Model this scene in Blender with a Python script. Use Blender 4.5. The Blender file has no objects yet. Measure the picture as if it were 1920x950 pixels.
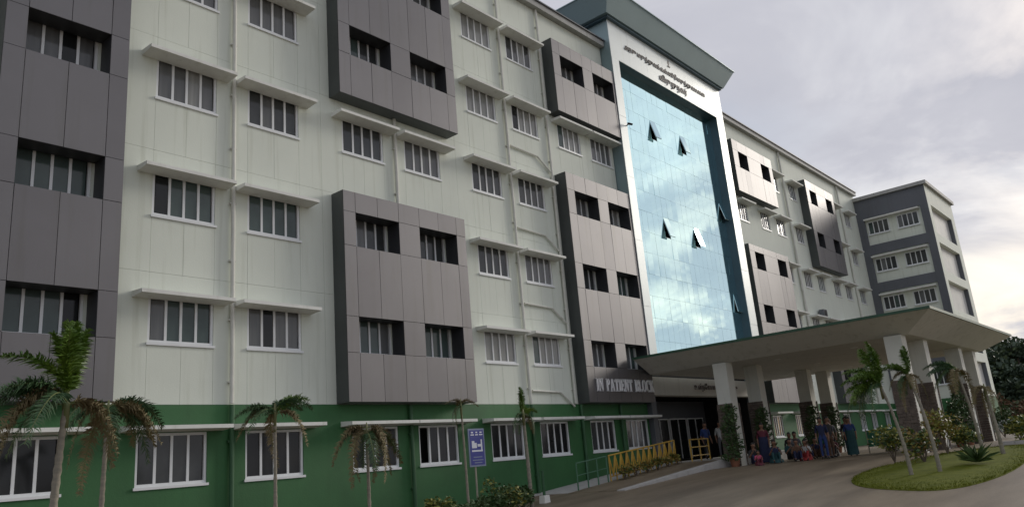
import bpy, bmesh, math, random
from mathutils import Vector, Matrix, noise
random.seed(7)
RAD = math.radians
scene = bpy.context.scene
COL = scene.collection

# ------------------------------------------------------------------ camera
CR = ((0.65558884, -0.75043173, -0.08399695),
      (0.14143848, 0.23130207, -0.96254585),
      (0.74175361, 0.61915392, 0.25777898))
EYE = Vector((0.0, -21.0, 1.65))
cam_d = bpy.data.cameras.new('camera')
cam = bpy.data.objects.new('camera', cam_d)
COL.objects.link(cam)
m3 = Matrix((CR[0], [-v for v in CR[1]], [-v for v in CR[2]])).transposed()
cam.matrix_world = Matrix.Translation(EYE) @ m3.to_4x4()
cam_d.sensor_width = 36.0
cam_d.lens = 27.556
cam_d.clip_start = 0.1
cam_d.clip_end = 6000
scene.camera = cam

# ------------------------------------------------------------------ world and sun
SUN_AZ = RAD(-15)      # direction towards the sun, measured from +x
SUN_EL = RAD(19)
world = bpy.data.worlds.new('World')
scene.world = world
world.use_nodes = True
wn, wl = world.node_tree.nodes, world.node_tree.links
wn.clear()
w_out = wn.new('ShaderNodeOutputWorld')
w_bg = wn.new('ShaderNodeBackground')
w_bg.inputs['Strength'].default_value = 0.10
w_sky = wn.new('ShaderNodeTexSky')
w_sky.sky_type = 'NISHITA'
w_sky.sun_disc = False
w_sky.sun_elevation = SUN_EL
w_sky.sun_rotation = RAD(90) - SUN_AZ
w_sky.air_density = 1.0
w_sky.dust_density = 2.0
w_tc = wn.new('ShaderNodeTexCoord')
w_sep = wn.new('ShaderNodeSeparateXYZ')
wl.new(w_tc.outputs['Generated'], w_sep.inputs[0])


def wmath(op, a, b=None, clamp=False):
    n = wn.new('ShaderNodeMath')
    n.operation = op
    n.use_clamp = clamp
    for i, v in enumerate((a, b)):
        if v is None:
            continue
        if isinstance(v, (int, float)):
            n.inputs[i].default_value = v
        else:
            wl.new(v, n.inputs[i])
    return n.outputs[0]


zc = wmath('MAXIMUM', w_sep.outputs['Z'], 0.0)
den = wmath('ADD', zc, 0.22)
w_cmb = wn.new('ShaderNodeCombineXYZ')
wl.new(wmath('DIVIDE', w_sep.outputs['X'], den), w_cmb.inputs[0])
wl.new(wmath('DIVIDE', w_sep.outputs['Y'], den), w_cmb.inputs[1])


def wnoise(scale, detail, rough, off):
    mp = wn.new('ShaderNodeMapping')
    mp.inputs['Location'].default_value = off
    wl.new(w_cmb.outputs[0], mp.inputs[0])
    n = wn.new('ShaderNodeTexNoise')
    n.inputs['Scale'].default_value = scale
    n.inputs['Detail'].default_value = detail
    n.inputs['Roughness'].default_value = rough
    n.inputs['Distortion'].default_value = 0.6
    wl.new(mp.outputs[0], n.inputs['Vector'])
    return n.outputs['Fac']


def wramp(fac, stops):
    r = wn.new('ShaderNodeValToRGB')
    els = r.color_ramp.elements
    while len(els) < len(stops):
        els.new(0.5)
    for e, (p, c) in zip(els, stops):
        e.position = p
        e.color = c
    wl.new(fac, r.inputs[0])
    return r.outputs[0]


cover = wramp(wnoise(0.9, 7, 0.55, (3.1, 1.7, 0)), [(0.37, (0.38, 0.38, 0.38, 1)), (0.53, (0.98, 0.98, 0.98, 1))])
shade = wramp(wnoise(1.3, 6, 0.6, (-2.0, 5.0, 2.0)),
              [(0.27, (0.53, 0.54, 0.62, 1)), (0.53, (0.645, 0.65, 0.72, 1)), (0.76, (1.0, 1.0, 1.02, 1))])
w_sc = wn.new('ShaderNodeMix')
w_sc.data_type = 'RGBA'
w_sc.blend_type = 'MULTIPLY'
w_sc.inputs['Factor'].default_value = 1.0
wl.new(shade, w_sc.inputs['A'])
w_sc.inputs['B'].default_value = (7.6, 7.6, 7.6, 1)
w_mix = wn.new('ShaderNodeMix')
w_mix.data_type = 'RGBA'
wl.new(cover, w_mix.inputs['Factor'])
wl.new(w_sky.outputs[0], w_mix.inputs['A'])
wl.new(w_sc.outputs['Result'], w_mix.inputs['B'])
wl.new(w_mix.outputs['Result'], w_bg.inputs['Color'])
wl.new(w_bg.outputs[0], w_out.inputs[0])

sun_d = bpy.data.lights.new('sun', 'SUN')
sun_d.energy = 1.4
sun_d.angle = RAD(14)
sun_d.color = (1.0, 0.94, 0.85)
sun = bpy.data.objects.new('sun', sun_d)
COL.objects.link(sun)
sdir = Vector((math.cos(SUN_AZ) * math.cos(SUN_EL), math.sin(SUN_AZ) * math.cos(SUN_EL), math.sin(SUN_EL)))
sun.rotation_euler = (-sdir).to_track_quat('-Z', 'Y').to_euler()
sun.location = sdir * 60

scene.view_settings.view_transform = 'Standard'
scene.view_settings.look = 'None'
scene.view_settings.exposure = 0.24
scene.view_settings.gamma = 1.0
scene.view_settings.use_curve_mapping = False
scene.cycles.max_bounces = 6
scene.cycles.transparent_max_bounces = 6
scene.cycles.sample_clamp_indirect = 4.0


# ------------------------------------------------------------------ materials
def mat(name, col, rough=0.7, metal=0.0, var=0.0, vscale=3.0, streak=0.0, bump=0.0, bscale=20.0, spec=0.5,
        col2=None, stretch=(1, 1, 1), detail=5):
    m = bpy.data.materials.new(name)
    m.use_nodes = True
    nt = m.node_tree
    b = nt.nodes['Principled BSDF']
    b.inputs['Base Color'].default_value = (*col, 1)
    b.inputs['Roughness'].default_value = rough
    b.inputs['Metallic'].default_value = metal
    b.inputs['Specular IOR Level'].default_value = spec
    if var or streak or col2:
        geo = nt.nodes.new('ShaderNodeNewGeometry')
        mp = nt.nodes.new('ShaderNodeMapping')
        mp.inputs['Scale'].default_value = stretch
        nt.links.new(geo.outputs['Position'], mp.inputs[0])
        n = nt.nodes.new('ShaderNodeTexNoise')
        n.inputs['Scale'].default_value = vscale
        n.inputs['Detail'].default_value = detail
        n.inputs['Roughness'].default_value = 0.6
        nt.links.new(mp.outputs[0], n.inputs['Vector'])
        r = nt.nodes.new('ShaderNodeValToRGB')
        c2 = col2 or tuple(max(0, c * (1 + var)) for c in col)
        c1 = tuple(max(0, c * (1 - var)) for c in col) if not col2 else col
        r.color_ramp.elements[0].position = 0.3
        r.color_ramp.elements[0].color = (*c1, 1)
        r.color_ramp.elements[1].position = 0.7
        r.color_ramp.elements[1].color = (*c2, 1)
        nt.links.new(n.outputs['Fac'], r.inputs[0])
        last = r.outputs[0]
        if streak:
            mp2 = nt.nodes.new('ShaderNodeMapping')
            mp2.inputs['Scale'].default_value = (2.6, 2.6, 0.16)
            nt.links.new(geo.outputs['Position'], mp2.inputs[0])
            n2 = nt.nodes.new('ShaderNodeTexNoise')
            n2.inputs['Scale'].default_value = 1.6
            n2.inputs['Detail'].default_value = 4
            nt.links.new(mp2.outputs[0], n2.inputs['Vector'])
            r2 = nt.nodes.new('ShaderNodeValToRGB')
            r2.color_ramp.elements[0].position = 0.28
            k = 1 - streak
            r2.color_ramp.elements[0].color = (k, k, k * 0.97, 1)
            r2.color_ramp.elements[1].position = 0.46
            r2.color_ramp.elements[1].color = (1, 1, 1, 1)
            nt.links.new(n2.outputs['Fac'], r2.inputs[0])
            mx = nt.nodes.new('ShaderNodeMix')
            mx.data_type = 'RGBA'
            mx.blend_type = 'MULTIPLY'
            mx.inputs['Factor'].default_value = 1
            nt.links.new(last, mx.inputs['A'])
            nt.links.new(r2.outputs[0], mx.inputs['B'])
            last = mx.outputs['Result']
        nt.links.new(last, b.inputs['Base Color'])
    if bump:
        geo = nt.nodes.new('ShaderNodeNewGeometry')
        n = nt.nodes.new('ShaderNodeTexNoise')
        n.inputs['Scale'].default_value = bscale
        n.inputs['Detail'].default_value = 4
        nt.links.new(geo.outputs['Position'], n.inputs['Vector'])
        bp = nt.nodes.new('ShaderNodeBump')
        bp.inputs['Strength'].default_value = bump
        bp.inputs['Distance'].default_value = 0.02
        nt.links.new(n.outputs['Fac'], bp.inputs['Height'])
        nt.links.new(bp.outputs[0], b.inputs['Normal'])
    return m


M = {
    'white_wall': mat('white_wall', (0.71, 0.75, 0.66), 0.8, var=0.04, vscale=0.5, streak=0.13, bump=0.15, bscale=25),
    'green_wall': mat('green_wall', (0.032, 0.128, 0.04), 0.65, var=0.14, vscale=0.6, streak=0.08, bump=0.15, bscale=25),
    'green_pipe': mat('green_pipe', (0.03, 0.10, 0.04), 0.55, var=0.1),
    'white_pipe': mat('white_pipe', (0.62, 0.62, 0.56), 0.5, var=0.08, streak=0.15),
    'acp': mat('grey_cladding', (0.19, 0.184, 0.187), 0.53, metal=0.85, var=0.06, vscale=0.35, streak=0.06),
    'acp2': mat('grey_cladding_b', (0.18, 0.174, 0.178), 0.54, metal=0.85, var=0.06, vscale=0.35, streak=0.06),
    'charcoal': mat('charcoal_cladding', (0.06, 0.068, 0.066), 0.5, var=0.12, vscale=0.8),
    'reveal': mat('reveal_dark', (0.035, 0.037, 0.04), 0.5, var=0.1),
    'canopy': mat('canopy_white', (0.74, 0.745, 0.70), 0.75, var=0.06, vscale=1.2, streak=0.12),
    'frame': mat('window_frame', (0.78, 0.80, 0.80), 0.4, var=0.03, vscale=2),
    'pane': mat('window_glass', (0.06, 0.065, 0.066), 0.1, var=0.3, vscale=0.6, spec=0.45),
    'pane_b': mat('window_glass_curtained', (0.14, 0.145, 0.145), 0.12, var=0.2, vscale=0.8, stretch=(6, 1, 0.3), spec=0.45),
    'pane_c': mat('window_glass_green', (0.075, 0.105, 0.098), 0.1, var=0.25, vscale=0.7, spec=0.45),
    'pane_d': mat('window_glass_pale_curtain', (0.27, 0.275, 0.26), 0.15, var=0.25, vscale=0.9, stretch=(7, 1, 0.25), spec=0.45),
    'pane_e': mat('window_glass_black', (0.018, 0.02, 0.021), 0.08, var=0.3, vscale=0.9, spec=0.35),  # near-black pane: the dark behind an open sash put into its colour
    'mirror': mat('mirror_glass', (0.68, 0.95, 1.0), 0.02, metal=1.0, var=0.03, vscale=0.8),
    'interior': mat('dark_interior', (0.02, 0.021, 0.022), 0.9, var=0.2),  # solid filler; the shade of the rooms is put into its near-black colour
    'teal': mat('teal_cladding', (0.25, 0.34, 0.355), 0.45, metal=0.3, var=0.06, vscale=0.5),
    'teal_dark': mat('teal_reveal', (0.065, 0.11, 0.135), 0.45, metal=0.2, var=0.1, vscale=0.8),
    'tower_white': mat('tower_white', (0.74, 0.79, 0.77), 0.4, metal=0.1, var=0.04, vscale=0.5, streak=0.05),
    'letter_dark': mat('letter_dark', (0.16, 0.14, 0.125), 0.5, var=0.1),
    'letter_white': mat('letter_white', (0.8, 0.8, 0.8), 0.4, var=0.03),
    'roof_trim': mat('roof_trim', (0.40, 0.40, 0.38), 0.75, var=0.1, vscale=0.8, streak=0.2),
    'wing_grey': mat('wing_grey', (0.115, 0.123, 0.138), 0.6, var=0.1, vscale=0.4, streak=0.1),
    'wing_panel': mat('wing_infill', (0.58, 0.58, 0.55), 0.7, var=0.07, vscale=0.6, streak=0.2),
    'porch': mat('porch_plaster', (0.60, 0.585, 0.53), 0.7, var=0.05, vscale=0.6, streak=0.16),
    'porch_edge': mat('porch_edge_green', (0.03, 0.085, 0.05), 0.5, var=0.15),
    'column': mat('column_plaster', (0.66, 0.66, 0.60), 0.7, var=0.06, vscale=1.0, streak=0.12),
    'stone': mat('cladding_stone', (0.085, 0.066, 0.055), 0.85, vscale=3.5, col2=(0.17, 0.135, 0.11), bump=0.5, bscale=18),
    'paving': mat('driveway_paving', (0.125, 0.095, 0.062), 0.5, spec=0.4, vscale=0.9, col2=(0.265, 0.212, 0.148), bump=0.4, bscale=30, detail=10, stretch=(.22, 1, 1)),
    'soil': mat('soil', (0.14, 0.105, 0.07), 0.95, vscale=0.3, col2=(0.22, 0.17, 0.12), bump=0.6, bscale=8, detail=8),
    'kerb': mat('kerb_concrete', (0.44, 0.43, 0.41), 0.8, var=0.12, vscale=2.0, bump=0.3),
    'grass_base': mat('grass_base', (0.075, 0.095, 0.008), 0.95, vscale=2.5, col2=(0.13, 0.145, 0.014), spec=0.1, bump=0.6, bscale=25),
    'grass': mat('grass_blades', (0.10, 0.125, 0.01), 0.8, vscale=1.2, col2=(0.17, 0.185, 0.02), spec=0.15),
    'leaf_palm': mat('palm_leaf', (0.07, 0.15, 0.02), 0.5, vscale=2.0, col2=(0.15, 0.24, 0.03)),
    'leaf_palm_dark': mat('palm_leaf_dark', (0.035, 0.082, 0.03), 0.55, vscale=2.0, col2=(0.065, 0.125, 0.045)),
    'leaf_dry': mat('palm_leaf_dry', (0.14, 0.105, 0.05), 0.8, vscale=3.0, col2=(0.22, 0.18, 0.085)),
    'rachis': mat('palm_rachis', (0.12, 0.14, 0.04), 0.6, var=0.2),
    'trunk': mat('palm_trunk', (0.20, 0.185, 0.15), 0.9, vscale=4, col2=(0.30, 0.27, 0.21), stretch=(1, 1, 5), bump=0.4),
    'crownshaft': mat('palm_crownshaft', (0.12, 0.16, 0.05), 0.6, vscale=5, col2=(0.17, 0.15, 0.07), stretch=(1, 1, 0.3)),
    'leaf_a': mat('bush_leaf', (0.035, 0.075, 0.02), 0.6, vscale=4, col2=(0.07, 0.12, 0.03)),
    'leaf_b': mat('bush_leaf_yellow', (0.15, 0.17, 0.025), 0.6, vscale=4, col2=(0.27, 0.25, 0.05)),
    'leaf_c': mat('croton_leaf', (0.15, 0.085, 0.02), 0.6, vscale=5, col2=(0.30, 0.21, 0.04)),
    'leaf_tree': mat('tree_leaf', (0.04, 0.07, 0.045), 0.65, vscale=0.35, col2=(0.075, 0.11, 0.065)),  # distance haze is put into this paler, greyer leaf colour
    'leaf_tree_b': mat('tree_leaf_b', (0.035, 0.06, 0.02), 0.65, vscale=0.35, col2=(0.07, 0.10, 0.035)),
    'leaf_rust': mat('hedge_leaf_rust', (0.12, 0.065, 0.035), 0.8, vscale=0.5, col2=(0.19, 0.11, 0.06)),
    'bark': mat('bark', (0.10, 0.075, 0.055), 0.9, vscale=3, col2=(0.16, 0.13, 0.10)),
    'yellow': mat('railing_yellow', (0.62, 0.40, 0.05), 0.45, vscale=3, col2=(0.45, 0.26, 0.05)),
    'green_rail': mat('railing_green', (0.07, 0.17, 0.10), 0.5, var=0.15),
    'blue_sign': mat('sign_blue', (0.035, 0.045, 0.26), 0.4, var=0.06),
    'sign_white': mat('sign_white', (0.7, 0.72, 0.78), 0.4, var=0.03),
    'sign_edge': mat('sign_border', (0.20, 0.24, 0.36), 0.5, var=0.05),
    'metal': mat('galvanised_post', (0.36, 0.34, 0.27), 0.5, metal=0.3, var=0.15),
    'skin': mat('skin', (0.22, 0.115, 0.07), 0.6, var=0.06),
    'hair': mat('hair', (0.012, 0.010, 0.009), 0.5, var=0.1),
    'door_glass': mat('door_glass', (0.012, 0.014, 0.015), 0.2, var=0.1, spec=0.2),
    'lamp_disc': mat('downlight_disc', (0.75, 0.75, 0.72), 0.35, var=0.02),
    'pot': mat('terracotta_pot', (0.26, 0.11, 0.06), 0.8, var=0.15, vscale=6),
    'green_board': mat('green_sheet', (0.03, 0.16, 0.085), 0.6, var=0.15, vscale=1.5),
    'rubber': mat('black_rubber', (0.02, 0.02, 0.02), 0.7, var=0.1),
}


# ------------------------------------------------------------------ helpers
class MB:
    def __init__(self):
        self.v, self.f, self.mi, self.mats = [], [], [], []

    def _m(self, m):
        if m not in self.mats:
            self.mats.append(m)
        return self.mats.index(m)

    def poly(self, pts, m):
        i = len(self.v)
        self.v += [tuple(p) for p in pts]
        self.f.append(tuple(range(i, i + len(pts))))
        self.mi.append(self._m(m))

    def hexa(self, p, m):
        """p: 8 points, bottom loop then top loop (counter-clockwise from above)"""
        i = len(self.v)
        self.v += [tuple(q) for q in p]
        for f in ((3, 2, 1, 0), (4, 5, 6, 7), (0, 1, 5, 4), (1, 2, 6, 5), (2, 3, 7, 6), (3, 0, 4, 7)):
            self.f.append(tuple(i + a for a in f))
            self.mi.append(self._m(m))

    def box(self, x0, x1, y0, y1, z0, z1, m):
        x0, x1 = min(x0, x1), max(x0, x1)
        y0, y1 = min(y0, y1), max(y0, y1)
        z0, z1 = min(z0, z1), max(z0, z1)
        self.hexa([(x0, y0, z0), (x1, y0, z0), (x1, y1, z0), (x0, y1, z0),
                   (x0, y0, z1), (x1, y0, z1), (x1, y1, z1), (x0, y1, z1)], m)

    def tube(self, pts, rad, m, n=8, cap=True):
        pts = [Vector(p) for p in pts]
        if isinstance(rad, (int, float)):
            rad = [rad] * len(pts)
        i0 = len(self.v)
        k = self._m(m)
        for j, p in enumerate(pts):
            d = (pts[min(j + 1, len(pts) - 1)] - pts[max(j - 1, 0)])
            if d.length < 1e-9:
                d = Vector((0, 0, 1))
            d.normalize()
            a = d.cross(Vector((0, 1, 0)) if abs(d.y) < 0.9 else Vector((1, 0, 0))).normalized()
            b = d.cross(a)
            for q in range(n):
                t = 2 * math.pi * q / n
                self.v.append(tuple(p + a * math.cos(t) * rad[j] + b * math.sin(t) * rad[j]))
        for j in range(len(pts) - 1):
            for q in range(n):
                q2 = (q + 1) % n
                self.f.append((i0 + j * n + q, i0 + j * n + q2, i0 + (j + 1) * n + q2, i0 + (j + 1) * n + q))
                self.mi.append(k)
        if cap:
            self.f.append(tuple(i0 + q for q in range(n))[::-1])
            self.mi.append(k)
            e = i0 + (len(pts) - 1) * n
            self.f.append(tuple(e + q for q in range(n)))
            self.mi.append(k)

    def mesh(self, name, smooth=False):
        me = bpy.data.meshes.new(name)
        me.from_pydata(self.v, [], self.f)
        for m in self.mats:
            me.materials.append(M[m] if isinstance(m, str) else m)
        me.polygons.foreach_set('material_index', self.mi)
        if smooth:
            me.polygons.foreach_set('use_smooth', [True] * len(self.f))
        me.update()
        return me

    def build(self, name, parent=None, smooth=False, origin=None):
        me = self.mesh(name, smooth)
        if origin is not None:
            me.transform(Matrix.Translation(-Vector(origin)))
        return put(name, me, parent, origin or (0, 0, 0))


WORLD = {}


def put(name, data, parent=None, loc=(0, 0, 0), rot=(0, 0, 0)):
    """link an object whose WORLD location is loc; parents in this file that take part here are unrotated"""
    o = bpy.data.objects.new(name, data)
    COL.objects.link(o)
    loc = Vector(loc)
    WORLD[o.name] = loc.copy()
    if parent is not None:
        o.parent = parent
        loc = loc - WORLD[parent.name]
    o.location = loc
    o.rotation_euler = rot
    return o


def empty(name, loc):
    return put(name, None, None, loc)


def tag(o, label=None, cat=None, group=None, kind=None):
    if label:
        o['label'] = label
    if cat:
        o['category'] = cat
    if group:
        o['group'] = group
    if kind:
        o['kind'] = kind
    return o


def hgt(x):
    """ground height: the drive climbs towards the porch"""
    t = (x - 17.6) * 0.05
    return max(0.0, min(0.7, t))


# ------------------------------------------------------------------ ground
gx = [-3000, -600, -150, -40, -10, 5, 12, 17.6, 20, 22, 24, 26, 28, 30, 31.6, 36, 50, 80, 160, 700, 4000]
gy = [-3000, -600, -120, -50, -30, -22, -18, -15, -12, -9, -6, -4, -2, 0, 6, 14, 40, 150, 800, 4000]
mb = MB()
for i in range(len(gx) - 1):
    for j in range(len(gy) - 1):
        a, b, c, d = gx[i], gx[i + 1], gy[j], gy[j + 1]
        mb.poly([(a, c, hgt(a)), (b, c, hgt(b)), (b, d, hgt(b)), (a, d, hgt(a))], 'soil')
tag(mb.build('ground'), kind='structure')

mb = MB()
dx = [6, 12, 17.6, 20, 22, 24, 26, 28, 30, 31.6, 40, 60, 100, 130]
dy = [-60, -40, -30, -24, -20, -17, -14, -11, -8, -5.2]
for i in range(len(dx) - 1):
    for j in range(len(dy) - 1):
        a, b, c, d = dx[i], dx[i + 1], dy[j], dy[j + 1]
        mb.poly([(a, c, hgt(a) + .006), (b, c, hgt(b) + .006), (b, d, hgt(b) + .006), (a, d, hgt(a) + .006)], 'paving')
for a, b in ((20, 22), (22, 24), (24, 26), (26, 28), (28, 30), (30, 31.6), (31.6, 33.5)):
    mb.poly([(a, -5.2, hgt(a) + .006), (b, -5.2, hgt(b) + .006), (b, -1.6, hgt(b) + .006), (a, -1.6, hgt(a) + .006)], 'paving')
tag(mb.build('driveway'), kind='structure')

# ------------------------------------------------------------------ hospital building
B = empty('hospital_building', (34.5, 0, 0))
tag(B, 'long five-storey white and grey hospital with green ground floor and mirrored glass entrance tower', 'building')

PITCH = 3.62
ZF = [0.0] + [3.96 + PITCH * k for k in range(6)]        # floor lines, index 1..6
PR = 0.65                                                # how far the grey boxes stand out
WH = 1.32


def window_mesh(w, h, n=4, sill=True):
    mb = MB()
    t = 0.075
    d0, d1 = 0.03, 0.11
    mb.box(-w / 2, -w / 2 + t, d0, d1, t, h - t, 'frame')
    mb.box(w / 2 - t, w / 2, d0, d1, t, h - t, 'frame')
    mb.box(-w / 2, w / 2, d0, d1, h - t, h, 'frame')
    mb.box(-w / 2, w / 2, d0, d1, 0, t, 'frame')
    iw = w - 2 * t
    for k in range(1, n):
        x = -w / 2 + t + iw * k / n
        yo = 0.012 if k % 2 else 0.0
        mb.box(x - 0.036, x + 0.036, d0 + 0.008 - yo + 0.006, d1 - 0.01, t, h - t, 'frame')
    if sill:
        mb.box(-w / 2 - 0.04, w / 2 + 0.04, -0.05, d0, -0.07, -0.001, 'frame')
    return mb.mesh('window')


def pane_mesh(w, h, m):
    mb = MB()
    mb.box(-w / 2, w / 2, 0, 0.012, 0, h, m)
    return mb.mesh('pane')


WIN = {}


def window(cx, zb, w, h, rotz=0.0, plane=0.0, npanes=4, kinds=None, skip=(), sill=True):
    key = (round(w, 3), round(h, 3), npanes, sill)
    if key not in WIN:
        iw = (w - .15) / npanes - .072
        WIN[key] = (window_mesh(w, h, npanes, sill), [pane_mesh(iw, h - .15, k) for k in ('pane', 'pane_b', 'pane_c', 'pane_d', 'pane_e')], iw)
    me, pms, iw = WIN[key]
    if rotz == 0:
        o = put('window', me, B, (cx, plane, zb))
    else:
        o = put('window', me, B, (plane, cx, zb))
        o.rotation_euler = (0, 0, rotz)
    base = random.choice(kinds or (0, 0, 1, 2))
    for k in range(npanes):
        if k in skip:
            continue
        x = -w / 2 + .075 + (w - .15) * (k + .5) / npanes
        p = bpy.data.objects.new('pane', pms[base if random.random() < .78 else random.choice((0, 1, 2, 3, 4, 4))])
        COL.objects.link(p)
        p.parent = o
        p.location = (x, 0.065 + (0.014 if k % 2 else 0), 0.075)
        p.rotation_euler = (RAD(random.uniform(-.5, .5)), 0, RAD(random.uniform(-.6, .6)))
    return o


# --- left half: one wall cell for each window column
LC = [6.95, 10.5, 13.48, 17.2, 20.15, 23.93, 26.95, 30.42, 33.25]
LW = 1.9
edges = [5.3] + [(LC[i] + LC[i + 1]) / 2 for i in range(8)] + [34.40]
wp_cache = {}


def wall_piece(x0, x1, z0, z1, m='white_wall', name='wall_panel', gap=.0035, y0=0.0, y1=.22):
    key = (round(x1 - x0, 3), round(z1 - z0, 3), m, y0, y1)
    if key not in wp_cache:
        mb = MB()
        mb.box(gap, x1 - x0 - gap, y0, y1, gap, z1 - z0 - gap, m)
        wp_cache[key] = mb.mesh(name)
    return put(name, wp_cache[key], B, (x0, random.uniform(0, .004), z0))


for ci, cx in enumerate(LC):
    l, r = edges[ci], edges[ci + 1]
    a, b = cx - LW / 2, cx + LW / 2
    for k in range(1, 6):
        zf, zt = ZF[k], ZF[k + 1]
        zb = zf + 1.66
        wall_piece(l, a, zf, zt)
        wall_piece(b, r, zf, zt)
        wall_piece(a, cx, zf, zb - .07)
        wall_piece(cx, b, zf, zb - .07)
        wall_piece(a, b, zb + WH, zt)
        window(cx, zb, LW, WH, kinds=(1, 3, 3, 0) if 23 < cx < 28 else ((0, 1, 2, 2, 4) if k < 3 else (0, 1, 1, 3)))
# plain wall further left, out of the picture
for k in range(1, 6):
    wall_piece(-4.0, 5.3, ZF[k], ZF[k + 1])
# parapet strip, bay by bay
for i in range(6):
    wall_piece(-4 + i * 6.4, -4 + (i + 1) * 6.4, ZF[6], 23.72, name='parapet_panel')

# --- right half: narrower windows, farther apart
RC = [50.5, 54.25, 57.15, 60.9, 63.75, 67.45, 70.35, 74.1]
RW = 1.5
mb = MB()
for k in range(0, 6):
    zf = .7 if k == 0 else ZF[k]
    zt = ZF[k + 1]
    zb = 1.86 if k == 0 else zf + 1.66
    m = 'green_wall' if k == 0 else 'white_wall'
    h = 1.36 if k == 0 else WH
    mb2 = MB() if k == 0 else mb
    mb2.box(48.1, 77.2, 0, .22, zf, zb - .07, m)
    mb2.box(48.1, 77.2, 0, .22, zb + h, zt, m)
    xs = [48.1] + [e for c in RC for e in (c - RW / 2, c + RW / 2)] + [77.2]
    for i in range(0, len(xs), 2):
        mb2.box(xs[i], xs[i + 1], 0, .22, zb - .07, zb + h, m)
    if k == 0:
        mb2.build('green_base_wall', B)
    for c in RC:
        window(c, zb, RW, h)
mb.box(48.1, 77.2, 0, .22, ZF[6], 23.72, 'white_wall')
mb.build('white_wall', B)

# --- green ground floor, left half
GC = [6.6, 10.33, 13.45, 17.27, 20.17, 23.93, 26.97, 30.57, 33.5]
mb = MB()
zb = 1.86
mb.box(-4, 34.6, -.02, .22, 0, zb - .07, 'green_wall')
mb.box(-4, 34.6, -.02, .22, zb + 1.36, 3.955, 'green_wall')
xs = [-4] + [e for c in GC for e in (c - .98, c + .98)] + [34.6]
for i in range(0, len(xs), 2):
    mb.box(xs[i], xs[i + 1], -.02, .22, zb - .07, zb + 1.36, 'green_wall')
mb.build('green_base_wall', B)
for i, c in enumerate(GC):
    window(c, zb, 1.96, 1.36, plane=-.01, kinds=(0, 4, 4), skip=(0,) if i == 4 else ())

# --- sunshade slabs over the windows
cano = {}


def sunshade(cx, z, w, y=0.0, dep=.6):
    key = (round(w, 2), y, dep)
    if key not in cano:
        mb = MB()
        mb.hexa([(-w / 2, -dep, .0), (w / 2, -dep, .0), (w / 2, -y, -.03), (-w / 2, -y, -.03),
                 (-w / 2, -dep, .10), (w / 2, -dep, .10), (w / 2, -y, .14), (-w / 2, -y, .14)], 'canopy')
        cano[key] = mb.mesh('sunshade')
    return put('sunshade', cano[key], B, (cx, -.001, z))


BOXES = []   # (x0, x1, z0, z1) of the grey boxes


def hidden(cx, zb):
    return any(x0 - .1 < cx < x1 + .1 and z0 < zb + .5 < z1 for x0, x1, z0, z1 in BOXES)


BOXES += [(5.42, 8.47, 3.97, 22.0), (15.72, 21.62, 3.97, 11.12), (15.72, 21.62, 14.78, 22.0),
          (28.85, 34.41, 3.97, 14.85), (28.85, 34.41, 18.05, 22.0),
          (48.95, 55.6, 3.97, 14.45), (48.95, 55.6, 18.2, 22.0),
          (62.3, 68.8, 3.97, 7.9), (62.3, 68.8, 14.7, 22.0)]
for cols, w in ((LC, 2.72), (RC, 2.25)):
    for cx in cols:
        for k in range(1, 6):
            zb = ZF[k] + 1.66
            if not hidden(cx, zb):
                sunshade(cx - .04, zb + WH - .09, w)
for c in GC:
    sunshade(c, 3.27, 2.86, y=.02, dep=.62)
for c in RC:
    sunshade(c, 3.3, 2.5, dep=.6)

# --- rainwater pipes
for x in (11.99, 18.68, 25.44, 28.55):
    spans = [(3.97, 23.7)]
    for x0, x1, z0, z1 in BOXES:
        if x0 < x < x1:
            new = []
            for a, b in spans:
                if z0 > a:
                    new.append((a, min(b, z0)))
                if z1 < b:
                    new.append((max(a, z1), b))
            spans = new
    for a, b in spans:
        if b - a < .2:
            continue
        mb = MB()
        mb.tube([(x, -.09, a + .01), (x, -.09, b)], .065, 'white_pipe', 10)
        z = a + .6
        while z < b:
            mb.box(x - .1, x + .1, -.1, 0, z, z + .05, 'white_pipe')
            z += 1.81
        mb.build('rainwater_pipe', B, smooth=False)
for x in (4.6, 11.99, 18.78, 25.44, 28.9, 32.05):
    mb = MB()
    mb.tube([(x, -.11, .02 + hgt(x)), (x, -.11, 3.94)], .07, 'green_pipe', 10)
    for z in (1.1, 2.9):
        mb.box(x - .11, x + .11, -.12, -.02, z, z + .06, 'green_pipe')
    mb.build('rainwater_pipe', B)
# branch drains: level run, then a slant into the stack beside the tower bay
for z in (15.5, 11.6, 8.2, 4.48):
    mb = MB()
    mb.tube([(25.62, -.07, z + .03), (27.55, -.07, z - .02), (28.45, -.09, z - .62)], .045, 'white_pipe', 8)
    mb.build('branch_drain', B)
for z in (8.2, 11.6, 15.4):
    mb = MB()
    mb.tube([(58.9, -.09, z - 3), (58.9, -.09, z)], .07, 'white_pipe', 8)
    mb.build('rainwater_pipe', B)
for x in (58.95, 72.2):
    mb = MB()
    mb.tube([(x, -.1, 4.0), (x, -.1, 23.7)], .08, 'white_pipe', 8)
    mb.build('rainwater_pipe', B)


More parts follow.
